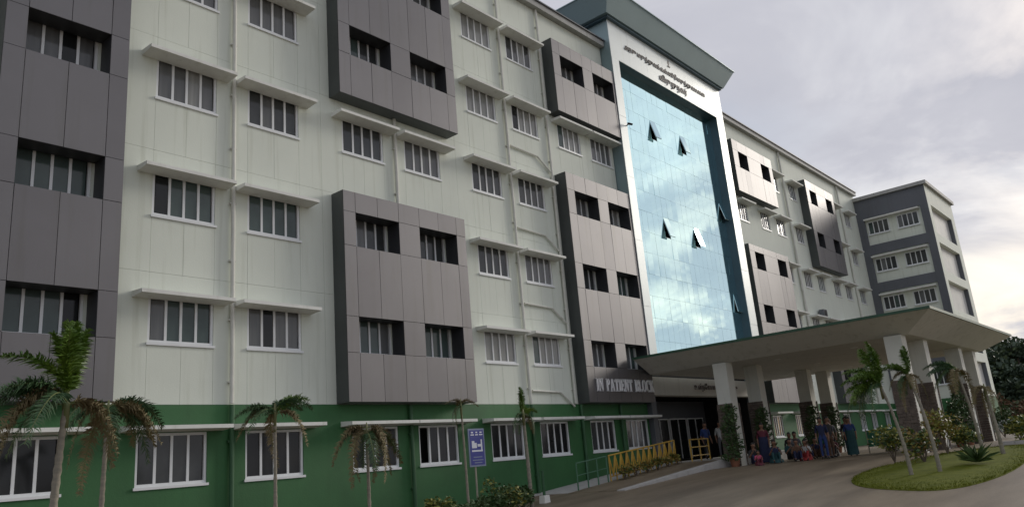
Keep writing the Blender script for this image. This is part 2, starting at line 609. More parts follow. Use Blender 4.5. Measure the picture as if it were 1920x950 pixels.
# --- projecting grey boxes
def cladding_box(x0, x1, z0, z1, cols, ow, k0, k1, lettering=False):
    y = -PR
    t = .05
    mb = MB()
    # returns: left, right, bottom, top
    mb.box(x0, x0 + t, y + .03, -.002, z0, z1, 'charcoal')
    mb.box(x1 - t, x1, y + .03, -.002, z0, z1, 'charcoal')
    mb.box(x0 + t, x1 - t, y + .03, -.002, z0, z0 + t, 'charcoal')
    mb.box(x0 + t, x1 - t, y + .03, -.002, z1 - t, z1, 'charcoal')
    oh = 1.2
    for k in range(k0, k1 + 1):
        zo = ZF[k] + 1.60
        for c in cols:
            a, b = c - ow / 2, c + ow / 2
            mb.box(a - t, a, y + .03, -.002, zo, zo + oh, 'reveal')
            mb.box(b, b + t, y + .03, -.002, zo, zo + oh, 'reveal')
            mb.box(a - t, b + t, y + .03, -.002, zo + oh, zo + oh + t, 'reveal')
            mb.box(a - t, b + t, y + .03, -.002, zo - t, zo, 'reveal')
    o = mb.build('cladding_box', B, origin=(x0, 0, z0))
    # front sheets
    openx = [e for c in cols for e in (c - ow / 2, c + ow / 2)]
    xs = [x0] + openx + [x1]
    zs = [z0]
    for k in range(k0, k1 + 1):
        zs += [ZF[k] + 1.60, ZF[k] + 1.60 + oh]
    zs.append(z1)

    def sheet(a, b, c, d):
        g = .007
        s = MB()
        s.box(a + g, b - g, y, y + .025, c + g, d - g, random.choice(('acp', 'acp', 'acp2')))
        q = s.build('cladding_sheet', o, origin=(a, y, c))
        q.location.y += random.uniform(-.003, .003)
        q.rotation_euler = (RAD(random.uniform(-.12, .12)), 0, RAD(random.uniform(-.15, .15)))

    for j in range(len(zs) - 1):
        c, d = zs[j], zs[j + 1]
        if j % 2 == 1:      # row with openings: piers only
            for i in range(0, len(xs), 2):
                sheet(xs[i], xs[i + 1], c, d)
        else:
            vs = [x0]
            for q in cols:
                vs += [q - ow / 2, q]
                vs += [q + ow / 2]
            vs.append(x1)
            for i in range(len(vs) - 1):
                sheet(vs[i], vs[i + 1], c, d)
    return o


def in_cols(cols, x0, x1):
    return [c for c in cols if x0 < c < x1]


boxes = []
for i, (x0, x1, z0, z1) in enumerate(BOXES):
    right = x0 > 45
    cols = in_cols(RC if right else LC, x0, x1)
    ks = [k for k in range(1, 6) if z0 < ZF[k] + 2 < z1]
    boxes.append(cladding_box(x0, x1, z0, z1, cols, 2.05 if i == 0 else (1.5 if right else 1.95), ks[0], ks[-1]))


# --- lettering IN PATIENT BLOCK (serif capitals built from strokes)
def arc(cx, cz, rx, rz, a0, a1, n=10):
    return [(cx + rx * math.cos(RAD(a0 + (a1 - a0) * i / n)), cz + rz * math.sin(RAD(a0 + (a1 - a0) * i / n))) for i in range(n + 1)]


def serif_text(mb, text, x, z, h, y0, y1, m, adv=None):
    S, T = .17 * h, .075 * h       # stem and hairline

    def bx(a, b, c, d):
        mb.box(x + a, x + b, y0, y1, z + c, z + d, m)

    def para(p):
        q = [(x + u, z + w) for u, w in p]
        mb.hexa([(q[0][0], y0, q[0][1]), (q[1][0], y0, q[1][1]), (q[1][0], y1, q[1][1]), (q[0][0], y1, q[0][1]),
                 (q[3][0], y0, q[3][1]), (q[2][0], y0, q[2][1]), (q[2][0], y1, q[2][1]), (q[3][0], y1, q[3][1])], m)

    def stem(a):
        bx(a, a + S, 0, h)
        bx(a - .07 * h, a + S + .07 * h, 0, T)
        bx(a - .07 * h, a + S + .07 * h, h - T, h)

    def ring(cx, cz, rx, rz, a0, a1, tx, tz):
        o = arc(cx, cz, rx, rz, a0, a1)
        n = arc(cx, cz, rx - tx, rz - tz, a0, a1)
        for i in range(len(o) - 1):
            para([o[i], n[i], n[i + 1], o[i + 1]])

    for ch in text:
        w = .5
        if ch == 'I':
            stem(.08 * h); w = .36
        elif ch == 'N':
            bx(.1 * h, .1 * h + T, 0, h); bx(.62 * h, .62 * h + T, 0, h)
            para([(.62 * h - .02 * h, 0), (.70 * h, 0), (.28 * h, h), (.06 * h, h)])
            bx(.02 * h, .26 * h, 0, T); bx(.54 * h, .78 * h, h - T, h); w = .84
        elif ch in 'PB':
            stem(.08 * h)
            ring(.26 * h, .74 * h, .34 * h, .26 * h, -90, 90, .15 * h, .07 * h)
            if ch == 'B':
                ring(.26 * h, .27 * h, .38 * h, .27 * h, -90, 90, .16 * h, .07 * h)
            w = .72
        elif ch == 'A':
            para([(.06 * h, 0), (.13 * h, 0), (.40 * h, h), (.33 * h, h)])
            para([(.52 * h, 0), (.70 * h, 0), (.46 * h, h), (.30 * h, h)])
            bx(.2 * h, .56 * h, .28 * h, .28 * h + T); bx(0, .22 * h, 0, T); bx(.46 * h, .76 * h, 0, T); w = .82
        elif ch == 'T':
            bx(.26 * h, .26 * h + S, 0, h); bx(.02 * h, .68 * h, h - T, h)
            bx(.02 * h, .08 * h, h - .26 * h, h); bx(.62 * h, .68 * h, h - .26 * h, h); bx(.18 * h, .52 * h, 0, T); w = .74
        elif ch in 'EL':
            stem(.08 * h); bx(.2 * h, .58 * h, 0, T); bx(.53 * h, .59 * h, 0, .26 * h)
            if ch == 'E':
                bx(.2 * h, .56 * h, h - T, h); bx(.51 * h, .57 * h, h - .24 * h, h); bx(.2 * h, .44 * h, .48 * h, .48 * h + T)
                bx(.41 * h, .46 * h, .38 * h, .66 * h)
            w = .68
        elif ch == 'O':
            ring(.4 * h, .5 * h, .38 * h, .51 * h, 0, 360, .17 * h, .07 * h); w = .84
        elif ch == 'C':
            ring(.4 * h, .5 * h, .38 * h, .51 * h, 50, 310, .17 * h, .07 * h); bx(.6 * h, .66 * h, .64 * h, .96 * h); w = .76
        elif ch == 'K':
            stem(.08 * h)
            para([(.26 * h, .38 * h), (.34 * h, .38 * h), (.66 * h, h), (.56 * h, h)])
            para([(.52 * h, 0), (.74 * h, 0), (.46 * h, .58 * h), (.34 * h, .5 * h)]); w = .78
        x += w * h


for word_, wx_ in (('IN', 29.45), ('PATIENT', 30.22), ('BLOCK', 32.66)):
    mb = MB()
    serif_text(mb, word_, 0, 4.46, .58, -PR - .07, -PR - .012, 'letter_white')
    mb.v = [(wx_ + x_ * .78, y_, z_) for x_, y_, z_ in mb.v]
    mb.build('lettering', boxes[3], origin=(wx_, -PR, 4.4))


def script_text(body, width, m, depth=.03, size=None):
    cu = bpy.data.curves.new('lettering', 'FONT')
    cu.body = body
    cu.extrude = depth
    cu.align_x = 'CENTER'
    o = bpy.data.objects.new('lettering_tmp', cu)
    COL.objects.link(o)
    dg = bpy.context.evaluated_depsgraph_get()
    dg.update()
    me = bpy.data.meshes.new_from_object(o.evaluated_get(dg))
    bpy.data.objects.remove(o)
    xs = [v.co.x for v in me.vertices] or [0, 1]
    w = max(xs) - min(xs)
    s = size or width / max(w, 1e-3)
    me.transform(Matrix.Rotation(RAD(90), 4, 'X') @ Matrix.Diagonal((s, s * 1.0, 1, 1)))
    me.materials.clear()
    me.materials.append(M[m])
    me.name = 'lettering'
    return me, s, w * s


def script_line(body, width, m, parent, cx, y, z):
    _, s, _w = script_text(body, width, m)
    x = cx - width / 2
    for wd in body.split(' '):
        me, _, w = script_text(wd, 0, m, .02, s)
        put('lettering', me, parent, (x + w / 2, y, z))
        x += w + .28 * s


# --- core, roof and end walls
mb = MB()
mb.box(-3.9, 34.9, .6, 14, 0, 23.7, 'interior')
mb.box(47.6, 77.2, .6, 14, 0, 23.7, 'interior')
mb.box(34.9, 47.6, .6, 14, 5.3, 23.7, 'interior')
mb.box(34.9, 47.6, 4.0, 14, 0, 5.3, 'interior')
mb.build('core', B)
mb = MB()
mb.box(-4.2, 34.42, -.30, 14.2, 23.73, 24.05, 'roof_trim')
mb.box(48.12, 77.3, -.30, 14.2, 23.73, 24.05, 'roof_trim')
mb.box(-4.3, 34.42, -.38, 14.3, 24.051, 24.12, 'wing_grey')
mb.box(48.12, 77.3, -.38, 14.3, 24.051, 24.12, 'wing_grey')
mb.build('roof_slab', B)
mb = MB()
mb.box(-4.2, -4.005, 0, 14, 0, 23.72, 'white_wall')
mb.build('end_wall', B)

# --- entrance tower
TX0, TX1, TY = 34.42, 48.1, -.66
GX0, GX1, GZ1 = 35.15, 47.05, 22.98
mb = MB()
mb.box(TX0 + .03, GX0 - .06, TY + .01, 8, 5.3, 25.4, 'teal')
mb.box(GX1 + .06, TX1 - .03, TY + .01, 8, 5.3, 25.4, 'teal')
mb.box(GX0 - .06, GX1 + .06, TY + .01, 8, GZ1 + .05, 25.4, 'teal')
mb.box(GX0 - .06, GX1 + .06, .35, 8, 5.3, GZ1 + .05, 'interior')
tower = mb.build('entrance_tower', B, origin=(TX0, 0, 5.3))
# white front sheets of the tower
def tsheet(a, b, c, d):
    s = MB()
    s.box(a + .006, b - .006, TY - .03, TY, c + .006, d - .006, 'tower_white')
    q = s.build('cladding_sheet', tower, origin=(a, TY, c))
    q.rotation_euler = (RAD(random.uniform(-.1, .1)), 0, RAD(random.uniform(-.1, .1)))
for j in range(5):
    z0 = 5.3 + j * 3.536
    tsheet(TX0, GX0, z0, z0 + 3.536)
    tsheet(GX1, TX1, z0, z0 + 3.536)
for i in range(7):
    a = TX0 + (TX1 - TX0) * i / 7
    tsheet(a, a + (TX1 - TX0) / 7, GZ1, 25.4)
# dark reveal of the opening
mb = MB()
mb.box(GX0 - .05, GX1 + .05, TY + .012, .1, GZ1, GZ1 + .045, 'teal_dark')
mb.box(GX1, GX1 + .05, TY + .012, .1, 5.4, GZ1, 'teal_dark')
mb.box(GX0 - .05, GX0, TY + .012, .1, 5.4, GZ1, 'teal_dark')
mb.build('reveal', tower, origin=(GX0, 0, 5.3))
# flared cornice
mb = MB()
cb = [(33.95, -1.0), (48.3, -1.0), (48.3, 9.0), (33.95, 9.0)]
ct = [(33.35, -1.65), (48.95, -1.65), (48.95, 9.6), (33.35, 9.6)]
mb.hexa([(x, y, 25.42) for x, y in cb] + [(x, y, 26.6) for x, y in ct], 'teal')
mb.box(33.3, 49.0, -1.7, 9.65, 26.602, 26.66, 'teal')
cornice = mb.build('cornice', tower, origin=(34, 0, 25.4))
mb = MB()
mb.box(34.2, 48.2, -.9, 8.8, 25.3, 25.418, 'teal_dark')  # solid strip, no gap: shade under the cornice put into its dark colour
mb.build('cornice_shade_strip', tower, origin=(34, 0, 25.3))
# tamil lettering
script_line('அரசு மருத்துவக் கல்லூரி மருத்துவமனை', 9.9, 'letter_dark', tower, 40.9, TY - .05, 24.02)
script_line('விருதுநகர்', 3.4, 'letter_dark', tower, 41.4, TY - .05, 23.32)
mb = MB()
mb.poly([(41.15 + .12 * math.cos(t * .524), TY - .036, 24.93 + .2 * math.sin(t * .524)) for t in range(12)], 'letter_dark')
mb.box(41.02, 41.28, TY - .07, TY - .035, 24.66, 24.72, 'letter_dark')
mb.build('emblem', tower, origin=(41.1, TY, 24.7))

# --- mirrored curtain wall
NC, NR = 20, 14
GY = -.15
pw = (GX1 - GX0) / NC
ph = (GZ1 - 6.02) / NR
mb = MB()
for i in range(NC + 1):
    x = GX0 + pw * i
    x = min(max(x, GX0 + .03), GX1 - .03)
    mb.box(x - .02, x + .02, GY + .02, GY + .12, 6.0, GZ1, 'teal_dark')
for j in range(NR + 1):
    z = 6.03 + ph * j
    z = min(z, GZ1 - .03)
    mb.box(GX0, GX1, GY + .03, GY + .11, z - .025, z + .025, 'teal_dark')
curtain = mb.build('curtain_wall', B, origin=(GX0, 0, 6.0))
mb = MB()
mb.box(.004, pw - .004, 0, .014, -ph + .004, -.004, 'mirror')
pane_m = mb.mesh('pane')
OPEN = {(6, 11), (12, 11), (6, 6), (12, 6), (19, 8), (19, 3)}
for i in range(NC):
    for j in range(NR):
        o = put('pane', pane_m, curtain, (GX0 + pw * i, GY, 6.02 + ph * (j + 1)))
        o.rotation_euler = (RAD(random.gauss(0, .16)), 0, RAD(random.gauss(0, .16)))
        if (i, j) in OPEN:
            o.rotation_euler = (RAD(-15 if (i, j) != (19, 3) else -8), 0, 0)
            f = MB()
            f.box(.0, .05, .016, .05, -ph, 0, 'frame')
            f.box(pw - .05, pw, .016, .05, -ph, 0, 'frame')
            f.box(.05, pw - .05, .016, .05, -ph, -ph + .05, 'frame')
            f.box(.05, pw - .05, .018, .024, -ph + .05, -.02, 'tower_white')  # white sheet added behind the pane to brighten the flap's underside
            fo = bpy.data.objects.new('vent_frame', f.mesh('vent_frame'))
            COL.objects.link(fo)
            fo.parent = curtain
            fo.location = o.location
            fo.rotation_euler = o.rotation_euler

# --- entrance under the tower
mb = MB()
mb.box(34.9, 48.1, -.25, .4, 4.38, 5.3, 'porch')
mb.build('entrance_beam', B)
script_line('உள்நோயாளிகள் பிரிவு', 5.3, 'letter_dark', B, 42.0, -.28, 4.72)
for a_, b_, c_ in ((34.65, 35.1, 4.37), (47.6, 48.08, 5.29)):
    mb = MB()
    mb.box(a_, b_, -.27, .6, .7, c_, 'wing_grey')
    mb.build('entrance_pier', B)
mb = MB()
mb.box(35.1, 47.6, 3.6, 3.99, 1.05, 4.5, 'wing_grey')
mb.build('lobby_wall', B)
for i in range(5):
    x = 36.2 + i * 2.2
    mb = MB()
    mb.box(x, x + 1.9, 3.5, 3.56, 1.08, 3.4, 'door_glass')
    d = mb.build('door', B, origin=(x, 3.5, 1.08))
    mb = MB()
    for a, b in ((x - .06, x), (x + .92, x + .98), (x + 1.9, x + 1.96)):
        mb.box(a, b, 3.46, 3.58, 1.08, 3.4, 'frame')
    mb.box(x - .06, x + 1.96, 3.46, 3.58, 3.401, 3.47, 'frame')
    mb.build('door_frame', d, origin=(x, 3.5, 1.08))

# --- side wing
WX0, WX1, WY = 77.0, 87.4, -6.3
mb = MB()
mb.box(WX0 + .3, WX1 - .3, WY + .48, 14, .6, 23.1, 'interior')
wing = mb.build('side_wing', B, origin=(77, 0, .6))
mb = MB()
mb.box(WX0 + .2, WX0 + .3, WY + .5, -.05, 3.96, 22.9, 'white_wall')
mb.build('white_wall', wing, origin=(77, 0, 4))
mb = MB()
mb.box(WX0, WX0 + .3, -.65, .0, 3.96, 23.1, 'wing_grey')
mb.box(WX0, WX0 + .3, WY + .02, -5.62, 3.96, 23.1, 'wing_grey')
for z0, z1 in ((21.25, 23.1), (17.7, 18.6), (14.08, 14.98), (10.46, 11.36), (6.84, 7.74)):
    mb.box(WX0, WX0 + .3, -5.62, -.65, z0, z1, 'wing_grey')
mb.build('grey_frame', wing, origin=(77, 0, 4))
mb = MB()
mb.box(WX0 - .02, WX0 + .3, WY + .02, 0, .6, 3.955, 'green_wall')
mb.box(WX0 + .3, WX1, WY + .02, WY + .3, .6, 3.955, 'green_wall')
mb.build('green_base_wall', wing, origin=(77, 0, .6))
for k in range(5):
    zb = 19.62 - k * PITCH
    for cy in (-1.75, -4.35):
        window(cy, zb, 1.9, 1.25, rotz=RAD(-90), plane=WX0 + .11, kinds=(0,))
    mb = MB()
    mb.box(WX0 - .45, WX0 + .15, -5.5, -.68, zb + 1.36, zb + 1.48, 'canopy')
    mb.build('sunshade', wing, origin=(77, -3, zb + 1.4))
mb = MB()
zo = [(18.6, 21.3), (15.05, 17.75), (11.5, 14.2), (7.95, 10.65), (4.5, 7.1)]
mb.box(WX0 + .003, 78.0, WY, WY + .5, 3.96, 23.1, 'white_wall')
mb.box(86.0, WX1, WY, WY + .5, 3.96, 23.1, 'white_wall')
zz = [23.1] + [e for a, b in zo for e in (b, a)] + [3.96]
for i in range(0, len(zz), 2):
    mb.box(78.0, 86.0, WY, WY + .5, zz[i + 1], zz[i], 'white_wall')
mb.build('white_frame', wing, origin=(78, WY, 4))
for a, b in zo:
    for i in range(4):
        x = 78.0 + i * 2
        s = MB()
        s.box(x + .01, x + 1.99, WY + .38, WY + .42, a + .01, b - .01, 'wing_panel')
        s.build('infill_panel', wing, origin=(x, WY, a))
    s = MB()
    s.box(85.9, 85.995, WY + .03, WY + .38, a, b, 'wing_grey')
    s.build('fin', wing, origin=(85.9, WY, a))
mb = MB()
mb.box(WX0 - .25, WX1 + .25, WY - .25, 14.2, 23.101, 23.42, 'roof_trim')
mb.build('roof_slab', wing, origin=(77, 0, 23))

# ------------------------------------------------------------------ entrance porch
PB = empty('entrance_porch', (40.9, -8, .7))
tag(PB, 'wide flared entrance porch roof on stone-clad columns in front of the glass tower', 'porch')
mb = MB()
top = [(32.6, -14.0), (49.4, -14.0), (49.4, -.8), (32.6, -.8)]
bot = [(34.0, -12.75), (48.1, -12.75), (48.1, -.8), (34.0, -.8)]
mb.hexa([(x, y, 5.3) for x, y in bot] + [(x, y, 5.97) for x, y in top], 'porch')
roof = mb.build('roof', PB)
mb = MB()
mb.box(32.55, 49.45, -14.05, -.78, 5.972, 6.08, 'porch_edge')
mb.build('roof_edge', roof)
for x in (36, 41, 46):
    for y in (-10, -6.5, -2.8):
        mb = MB()
        mb.tube([(x, y, 5.285), (x, y, 5.298)], .16, 'lamp_disc', 16)
        mb.build('downlight', PB)
stone_rng = random.Random(3)


def column(cx, cy, z0):
    s = .33
    mb = MB()
    mb.box(cx - s, cx + s, cy - s, cy + s, z0, 5.299, 'column')
    c = mb.build('column', PB, origin=(cx, cy, z0))
    # stone courses round the lower shaft, the outer face left in plaster
    mb = MB()
    z = z0 + .01
    top = z0 + 2.75
    while z < top:
        hgt_ = stone_rng.uniform(.10, .19)
        for side in range(3):
            u = -s - .05
            while u < s + .05:
                w = min(stone_rng.uniform(.16, .4), s + .05 - u)
                if w < .03:
                    break
                d = stone_rng.uniform(.05, .085)
                a, b, e, f = u + .004, u + w - .004, z + .004, z + hgt_ - .004
                if side == 0:
                    mb.box(cx - s - d, cx - s, cy + a, cy + b, e, f, 'stone')
                elif side == 1:
                    mb.box(cx + s, cx + s + d, cy + a, cy + b, e, f, 'stone')
                else:
                    mb.box(cx + max(a, -s), cx + min(b, s), cy + s, cy + s + d, e, f, 'stone')
                u += w
        z += hgt_
    q = mb.build('stone_cladding', c, origin=(cx, cy, z0))
    q['kind'] = 'stuff'


for cx in (34.1, 37.4, 43.9, 47.0):
    column(cx, -12.2, .7)
    column(cx, -4.6, .7)

# ------------------------------------------------------------------ platform, ramp and kerbs
mb = MB()
mb.box(33.5, 50.5, -4.2, -.31, .5, 1.05, 'kerb')
mb.hexa([(25.0, -1.9, .25), (33.5, -1.9, .5), (33.5, -.03, .5), (25.0, -.03, .25),
         (25.0, -1.9, .39), (33.5, -1.9, 1.05), (33.5, -.03, 1.05), (25.0, -.03, .39)], 'kerb')
tag(mb.build('platform'), kind='structure')
mb = MB()
mb.hexa([(25.0, -4.2, .2), (33.5, -4.2, .5), (33.5, -1.9, .5), (25.0, -1.9, .2),
         (25.0, -4.2, .39), (33.5, -4.2, 1.048), (33.5, -1.9, 1.048), (25.0, -1.9, .386)], 'paving')
tag(mb.build('ramp'), kind='structure')
mb = MB()
n = 9
for i in range(n):
    a, b = 24.9 + 8.6 * i / n, 24.9 + 8.6 * (i + 1) / n - .02
    za, zb_ = .39 + .66 * i / n, .39 + .66 * (i + 1) / n
    mb.hexa([(a, -4.55, hgt(a) - .1), (b, -4.55, hgt(b) - .1), (b, -4.205, hgt(b) - .1), (a, -4.205, hgt(a) - .1),
             (a, -4.55, za + .02), (b, -4.55, zb_ + .02), (b, -4.205, zb_ + .02), (a, -4.205, za + .02)], 'kerb')
mb.box(33.48, 50.5, -4.55, -4.205, .6, 1.07, 'kerb')
tag(mb.build('kerb'), kind='structure')
mb = MB()
for i in range(6):
    a = 18 + i * 1.2
    mb.hexa([(a, -.5, hgt(a) - .1), (a + 1.18, -.5, hgt(a + 1.2) - .1), (a + 1.18, -.022, hgt(a + 1.2) - .1), (a, -.022, hgt(a) - .1),
             (a, -.5, hgt(a) + .03), (a + 1.18, -.5, hgt(a + 1.2) + .03), (a + 1.18, -.022, hgt(a + 1.2) + .05), (a, -.022, hgt(a) + .05)], 'kerb')
tag(mb.build('pavement'), kind='structure')


# ------------------------------------------------------------------ railings
def ramp_z(x):
    return .39 + .66 * (x - 25.0) / 8.5


def railing(name, x0, x1, n, y, m, label, zig=True):
    r = empty(name, (x0, y, ramp_z(x0)))
    tag(r, label, 'railing')
    dxx = (x1 - x0) / n
    for i in range(n + 1):
        x = x0 + dxx * i
        s = MB()
        s.tube([(x, y, ramp_z(x)), (x, y, ramp_z(x) + 1.05)], .03, m, 8)
        s.build('post', r, origin=(x, y, ramp_z(x)))
    for hh, rr in ((1.02, .032), (.18, .022)) if zig else ((1.02, .025), (.55, .02)):
        s = MB()
        s.tube([(x0, y, ramp_z(x0) + hh), (x1, y, ramp_z(x1) + hh)], rr, m, 8)
        s.build('rail', r, origin=(x0, y, ramp_z(x0)))
    if zig:
        for i in range(n):
            a, c = x0 + dxx * i, x0 + dxx * (i + 1)
            mid = (a + c) / 2
            s = MB()
            s.tube([(a, y, ramp_z(a) + 1.0), (mid, y, ramp_z(mid) + .2), (c, y, ramp_z(c) + 1.0)], .036, m, 6)
            s.build('diagonal_bar', r, origin=(a, y, ramp_z(a)))
    return r


railing('ramp_railing', 27.9, 33.4, 12, -1.95, 'yellow', 'yellow zigzag-barred railing climbing along the ramp to the entrance')
railing('ramp_railing', 25.6, 27.7, 3, -1.95, 'green_rail', 'thin green two-rail railing at the foot of the ramp', zig=False)
# entrance end of the yellow railing
r = empty('barrier_frame', (33.9, -2.6, 1.05))
tag(r, 'yellow barrier frame standing on the platform by the dark entrance', 'barrier')
for x in (33.7, 34.6, 35.5):
    s = MB(); s.tube([(x, -2.6, 1.05), (x, -2.6, 2.05)], .035, 'yellow', 8); s.build('post', r, origin=(x, -2.6, 1.05))
for z in (1.3, 1.68, 2.03):
    s = MB(); s.tube([(33.7, -2.6, z), (35.5, -2.6, z)], .028, 'yellow', 8); s.build('rail', r, origin=(33.7, -2.6, z))


# ------------------------------------------------------------------ plants
def leaf_cloud(mb, n, centers, leaf, m, rng, flat=.5):
    """small leaf faces spread through the volume of several lumps"""
    for _ in range(n):
        c, rx, ry, rz = rng.choice(centers)
        while True:
            p = Vector((rng.uniform(-1, 1), rng.uniform(-1, 1), rng.uniform(-1, 1)))
            if p.length <= 1 and p.length > rng.random() * .75:
                break
        pos = Vector((c[0] + p.x * rx, c[1] + p.y * ry, c[2] + p.z * rz))
        s = leaf * rng.uniform(.6, 1.4)
        d = Vector((rng.gauss(0, 1), rng.gauss(0, 1), rng.gauss(0, flat) + .2)).normalized()
        u = d.cross(Vector((rng.gauss(0, 1), rng.gauss(0, 1), rng.gauss(0, 1)))).normalized()
        mm = m if isinstance(m, str) else rng.choice(m)
        mb.poly([pos, pos + d * s * .5 + u * s * .28, pos + d * s, pos + d * s * .5 - u * s * .28], mm)


def bush(x, y, z, r, h, m, label, n=420, leaf=.11, name='shrub', cat='shrub', group=None, seed=None):
    rng = random.Random(seed if seed is not None else hash((round(x, 2), round(y, 2))) & 0xffff)
    o = empty(name, (x, y, z))
    tag(o, label, cat, group)
    lumps = []
    for i in range(7):
        a = rng.uniform(0, 6.28)
        q = r * rng.uniform(.15, .62)
        hh = h * rng.uniform(.4, .78)
        lumps.append(((q * math.cos(a), q * math.sin(a), hh), r * rng.uniform(.3, .5), r * rng.uniform(.3, .5), h * rng.uniform(.18, .34)))
    mb = MB()
    leaf_cloud(mb, n, lumps, leaf, m, rng)
    f = put('foliage', mb.mesh('foliage'), o, (x, y, z))
    mb = MB()
    for c, *_ in lumps:
        mb.tube([(0, 0, 0), (c[0] * .5, c[1] * .5, c[2] * .55), c], [.02, .014, .006], 'bark', 5)
    put('stem', mb.mesh('stem'), o, (x, y, z))
    return o


def frond_mesh(length, droop, m, rng, nl=34, leaflet=.34, plume=False):
    nl = int(nl * 2.2)
    leaflet *= .78
    """feather leaf growing along +x from the origin"""
    mb = MB()
    pts = []
    n = 12
    for i in range(n + 1):
        t = i / n
        pts.append(Vector((length * (t - .18 * droop * t * t), 0, length * (.55 * t - droop * t * t))))
    mb.tube(pts, [.016 * (1 - .8 * i / n) for i in range(n + 1)], 'rachis', 5)
    for i in range(nl):
        t = .10 + .9 * i / nl
        k = min(int(t * n), n - 1)
        p = pts[k].lerp(pts[k + 1], t * n - k)
        d = (pts[k + 1] - pts[k]).normalized()
        ll = leaflet * (math.sin(math.pi * (.12 + .82 * t)) ** .7) * rng.uniform(.8, 1.15)
        angs = (0, 1) if not plume else (0, 1, 2, 3)
        for s in angs:
            sg = 1 if s % 2 == 0 else -1
            up = rng.uniform(-.35, .15) if s < 2 else rng.uniform(.3, .9)
            side = Vector((0, sg, 0))
            v = (d * rng.uniform(.2, .9) + side * rng.uniform(.6, 1) + Vector((0, 0, up)) + Vector((rng.gauss(0, .15), rng.gauss(0, .15), rng.gauss(0, .2)))).normalized()
            w = Vector((d.x, 0, d.z)) * rng.uniform(.007, .012)
            if rng.random() < .1:
                continue
            mid = p + v * ll * .55
            tip = p + v * ll + Vector((0, 0, -.28 * ll))
            mb.poly([p - w, p + w, mid + w, tip, mid - w], m)
    return mb.mesh('frond')


FR = {}
frng = random.Random(11)
for key, (ln, dr, m, nl, lf, pl) in {
    'up': (1.25, .25, 'leaf_palm', 36, .34, True),
    'mid': (1.35, .75, 'leaf_palm', 36, .34, True),
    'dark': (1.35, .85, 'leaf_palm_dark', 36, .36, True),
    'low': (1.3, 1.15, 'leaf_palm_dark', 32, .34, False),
    'dry': (1.25, 1.25, 'leaf_dry', 34, .32, True),
    'drydown': (1.1, 1.75, 'leaf_dry', 30, .28, True),
}.items():
    FR[key] = [frond_mesh(ln, dr, m, frng, nl, lf, pl) for _ in range(2)]


def palm(x, y, z, h, r, fronds, label, lean=(0, 0), scale=1.0, group='young palms', seed=1):
    """fronds: list of (kind, azimuth degrees, extra pitch degrees)"""
    rng = random.Random(seed)
    o = empty('palm_tree', (x, y, z))
    tag(o, label, 'palm', group)
    mb = MB()
    pts, rad = [], []
    n = 36
    for i in range(n + 1):
        t = i / n
        pts.append((lean[0] * t * t, lean[1] * t * t, h * t))
        rad.append(r * (1.25 - .55 * t) * (1.1 if i % 2 else .9) * rng.uniform(.95, 1.05))
    mb.tube(pts, rad, 'trunk', 9)
    put('trunk', mb.mesh('trunk', True), o, (x, y, z))
    top = Vector((x + lean[0], y + lean[1], z + h))
    mb = MB()
    mb.tube([(0, 0, -.35), (0, 0, 0), (0, 0, .22)], [r * .75, r * .95, r * .3], 'crownshaft', 8)
    put('crownshaft', mb.mesh('crownshaft', True), o, top)
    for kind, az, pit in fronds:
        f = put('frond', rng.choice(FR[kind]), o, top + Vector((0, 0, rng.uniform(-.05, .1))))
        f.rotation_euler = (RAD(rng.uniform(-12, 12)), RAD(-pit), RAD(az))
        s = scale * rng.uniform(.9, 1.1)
        f.scale = (s, s, s)
    return o


# camera-left of the frame = roughly -y/+x mix; azimuth 0 = +x (away to the right)
palm(4.24, -9.0, 0, 3.0, .058,
     [('up', 60, 52), ('up', -100, 60), ('up', 10, 58), ('up', 150, 60), ('up', 100, 70), ('up', -40, 66), ('up', 20, 72), ('mid', 170, 45), ('dark', 160, 15), ('dark', 190, 22), ('dark', 175, 8), ('dry', 165, -5), ('dry', 10, -12), ('dry', 150, 4), ('dry', 185, 2), ('dry', -20, -6),
      ('low', 140, -8), ('low', 230, 5)],
     'tall green-plumed palm with drooping brown fronds in front of the leftmost green-wall window', (.12, 0), .82, seed=2)
palm(5.95, -6.4, 0, 3.12, .045,
     [('dry', 0, 8), ('dry', 12, 12), ('dry', -25, 6), ('dark', 5, 0), ('low', 190, 8), ('dry', 30, 4), ('dry', -15, 2), ('drydown', 100, -12), ('low', 10, -14), ('low', 60, -16), ('low', 180, -5), ('low', 250, -10), ('drydown', 170, 0)],
     'sagging young palm with browned arching fronds between the two leftmost ground-floor windows', (.05, 0), .85, seed=3)
palm(8.97, -7.0, 0, 3.0, .036,
     [('dark', -15, 18), ('dark', 15, 24), ('mid', 0, 34), ('dark', 40, 20), ('dry', 150, 8), ('dark', 170, 16), ('low', 150, 8), ('dry', -45, -5), ('low', 200, 10), ('drydown', 80, -15)],
     'thin-stemmed palm with dark green rounded crown before the third ground-floor window', (0, 0), .66, seed=4)
palm(11.67, -6.5, 0, 2.62, .04,
     [('drydown', 170, -15), ('drydown', 10, -12), ('low', 150, 0), ('low', -10, 0), ('low', 60, -12), ('drydown', -60, -10), ('low', 240, -15), ('dry', 165, 2), ('dry', 0, 4), ('low', 20, -6), ('drydown', 190, 0), ('drydown', -15, 4)],
     'limp palm with hanging fronds crossing the fourth ground-floor window', (0, 0), .85, seed=5)
palm(16.35, -5.0, 0, 3.35, .034,
     [('dry', 170, 45), ('dry', 60, 40), ('dry', -10, 35), ('low', 200, 0), ('drydown', 150, -20), ('low', 120, -25)],
     'sparse palm with a small rusty crown next to the blue sign', (-.05, 0), .42, seed=6)
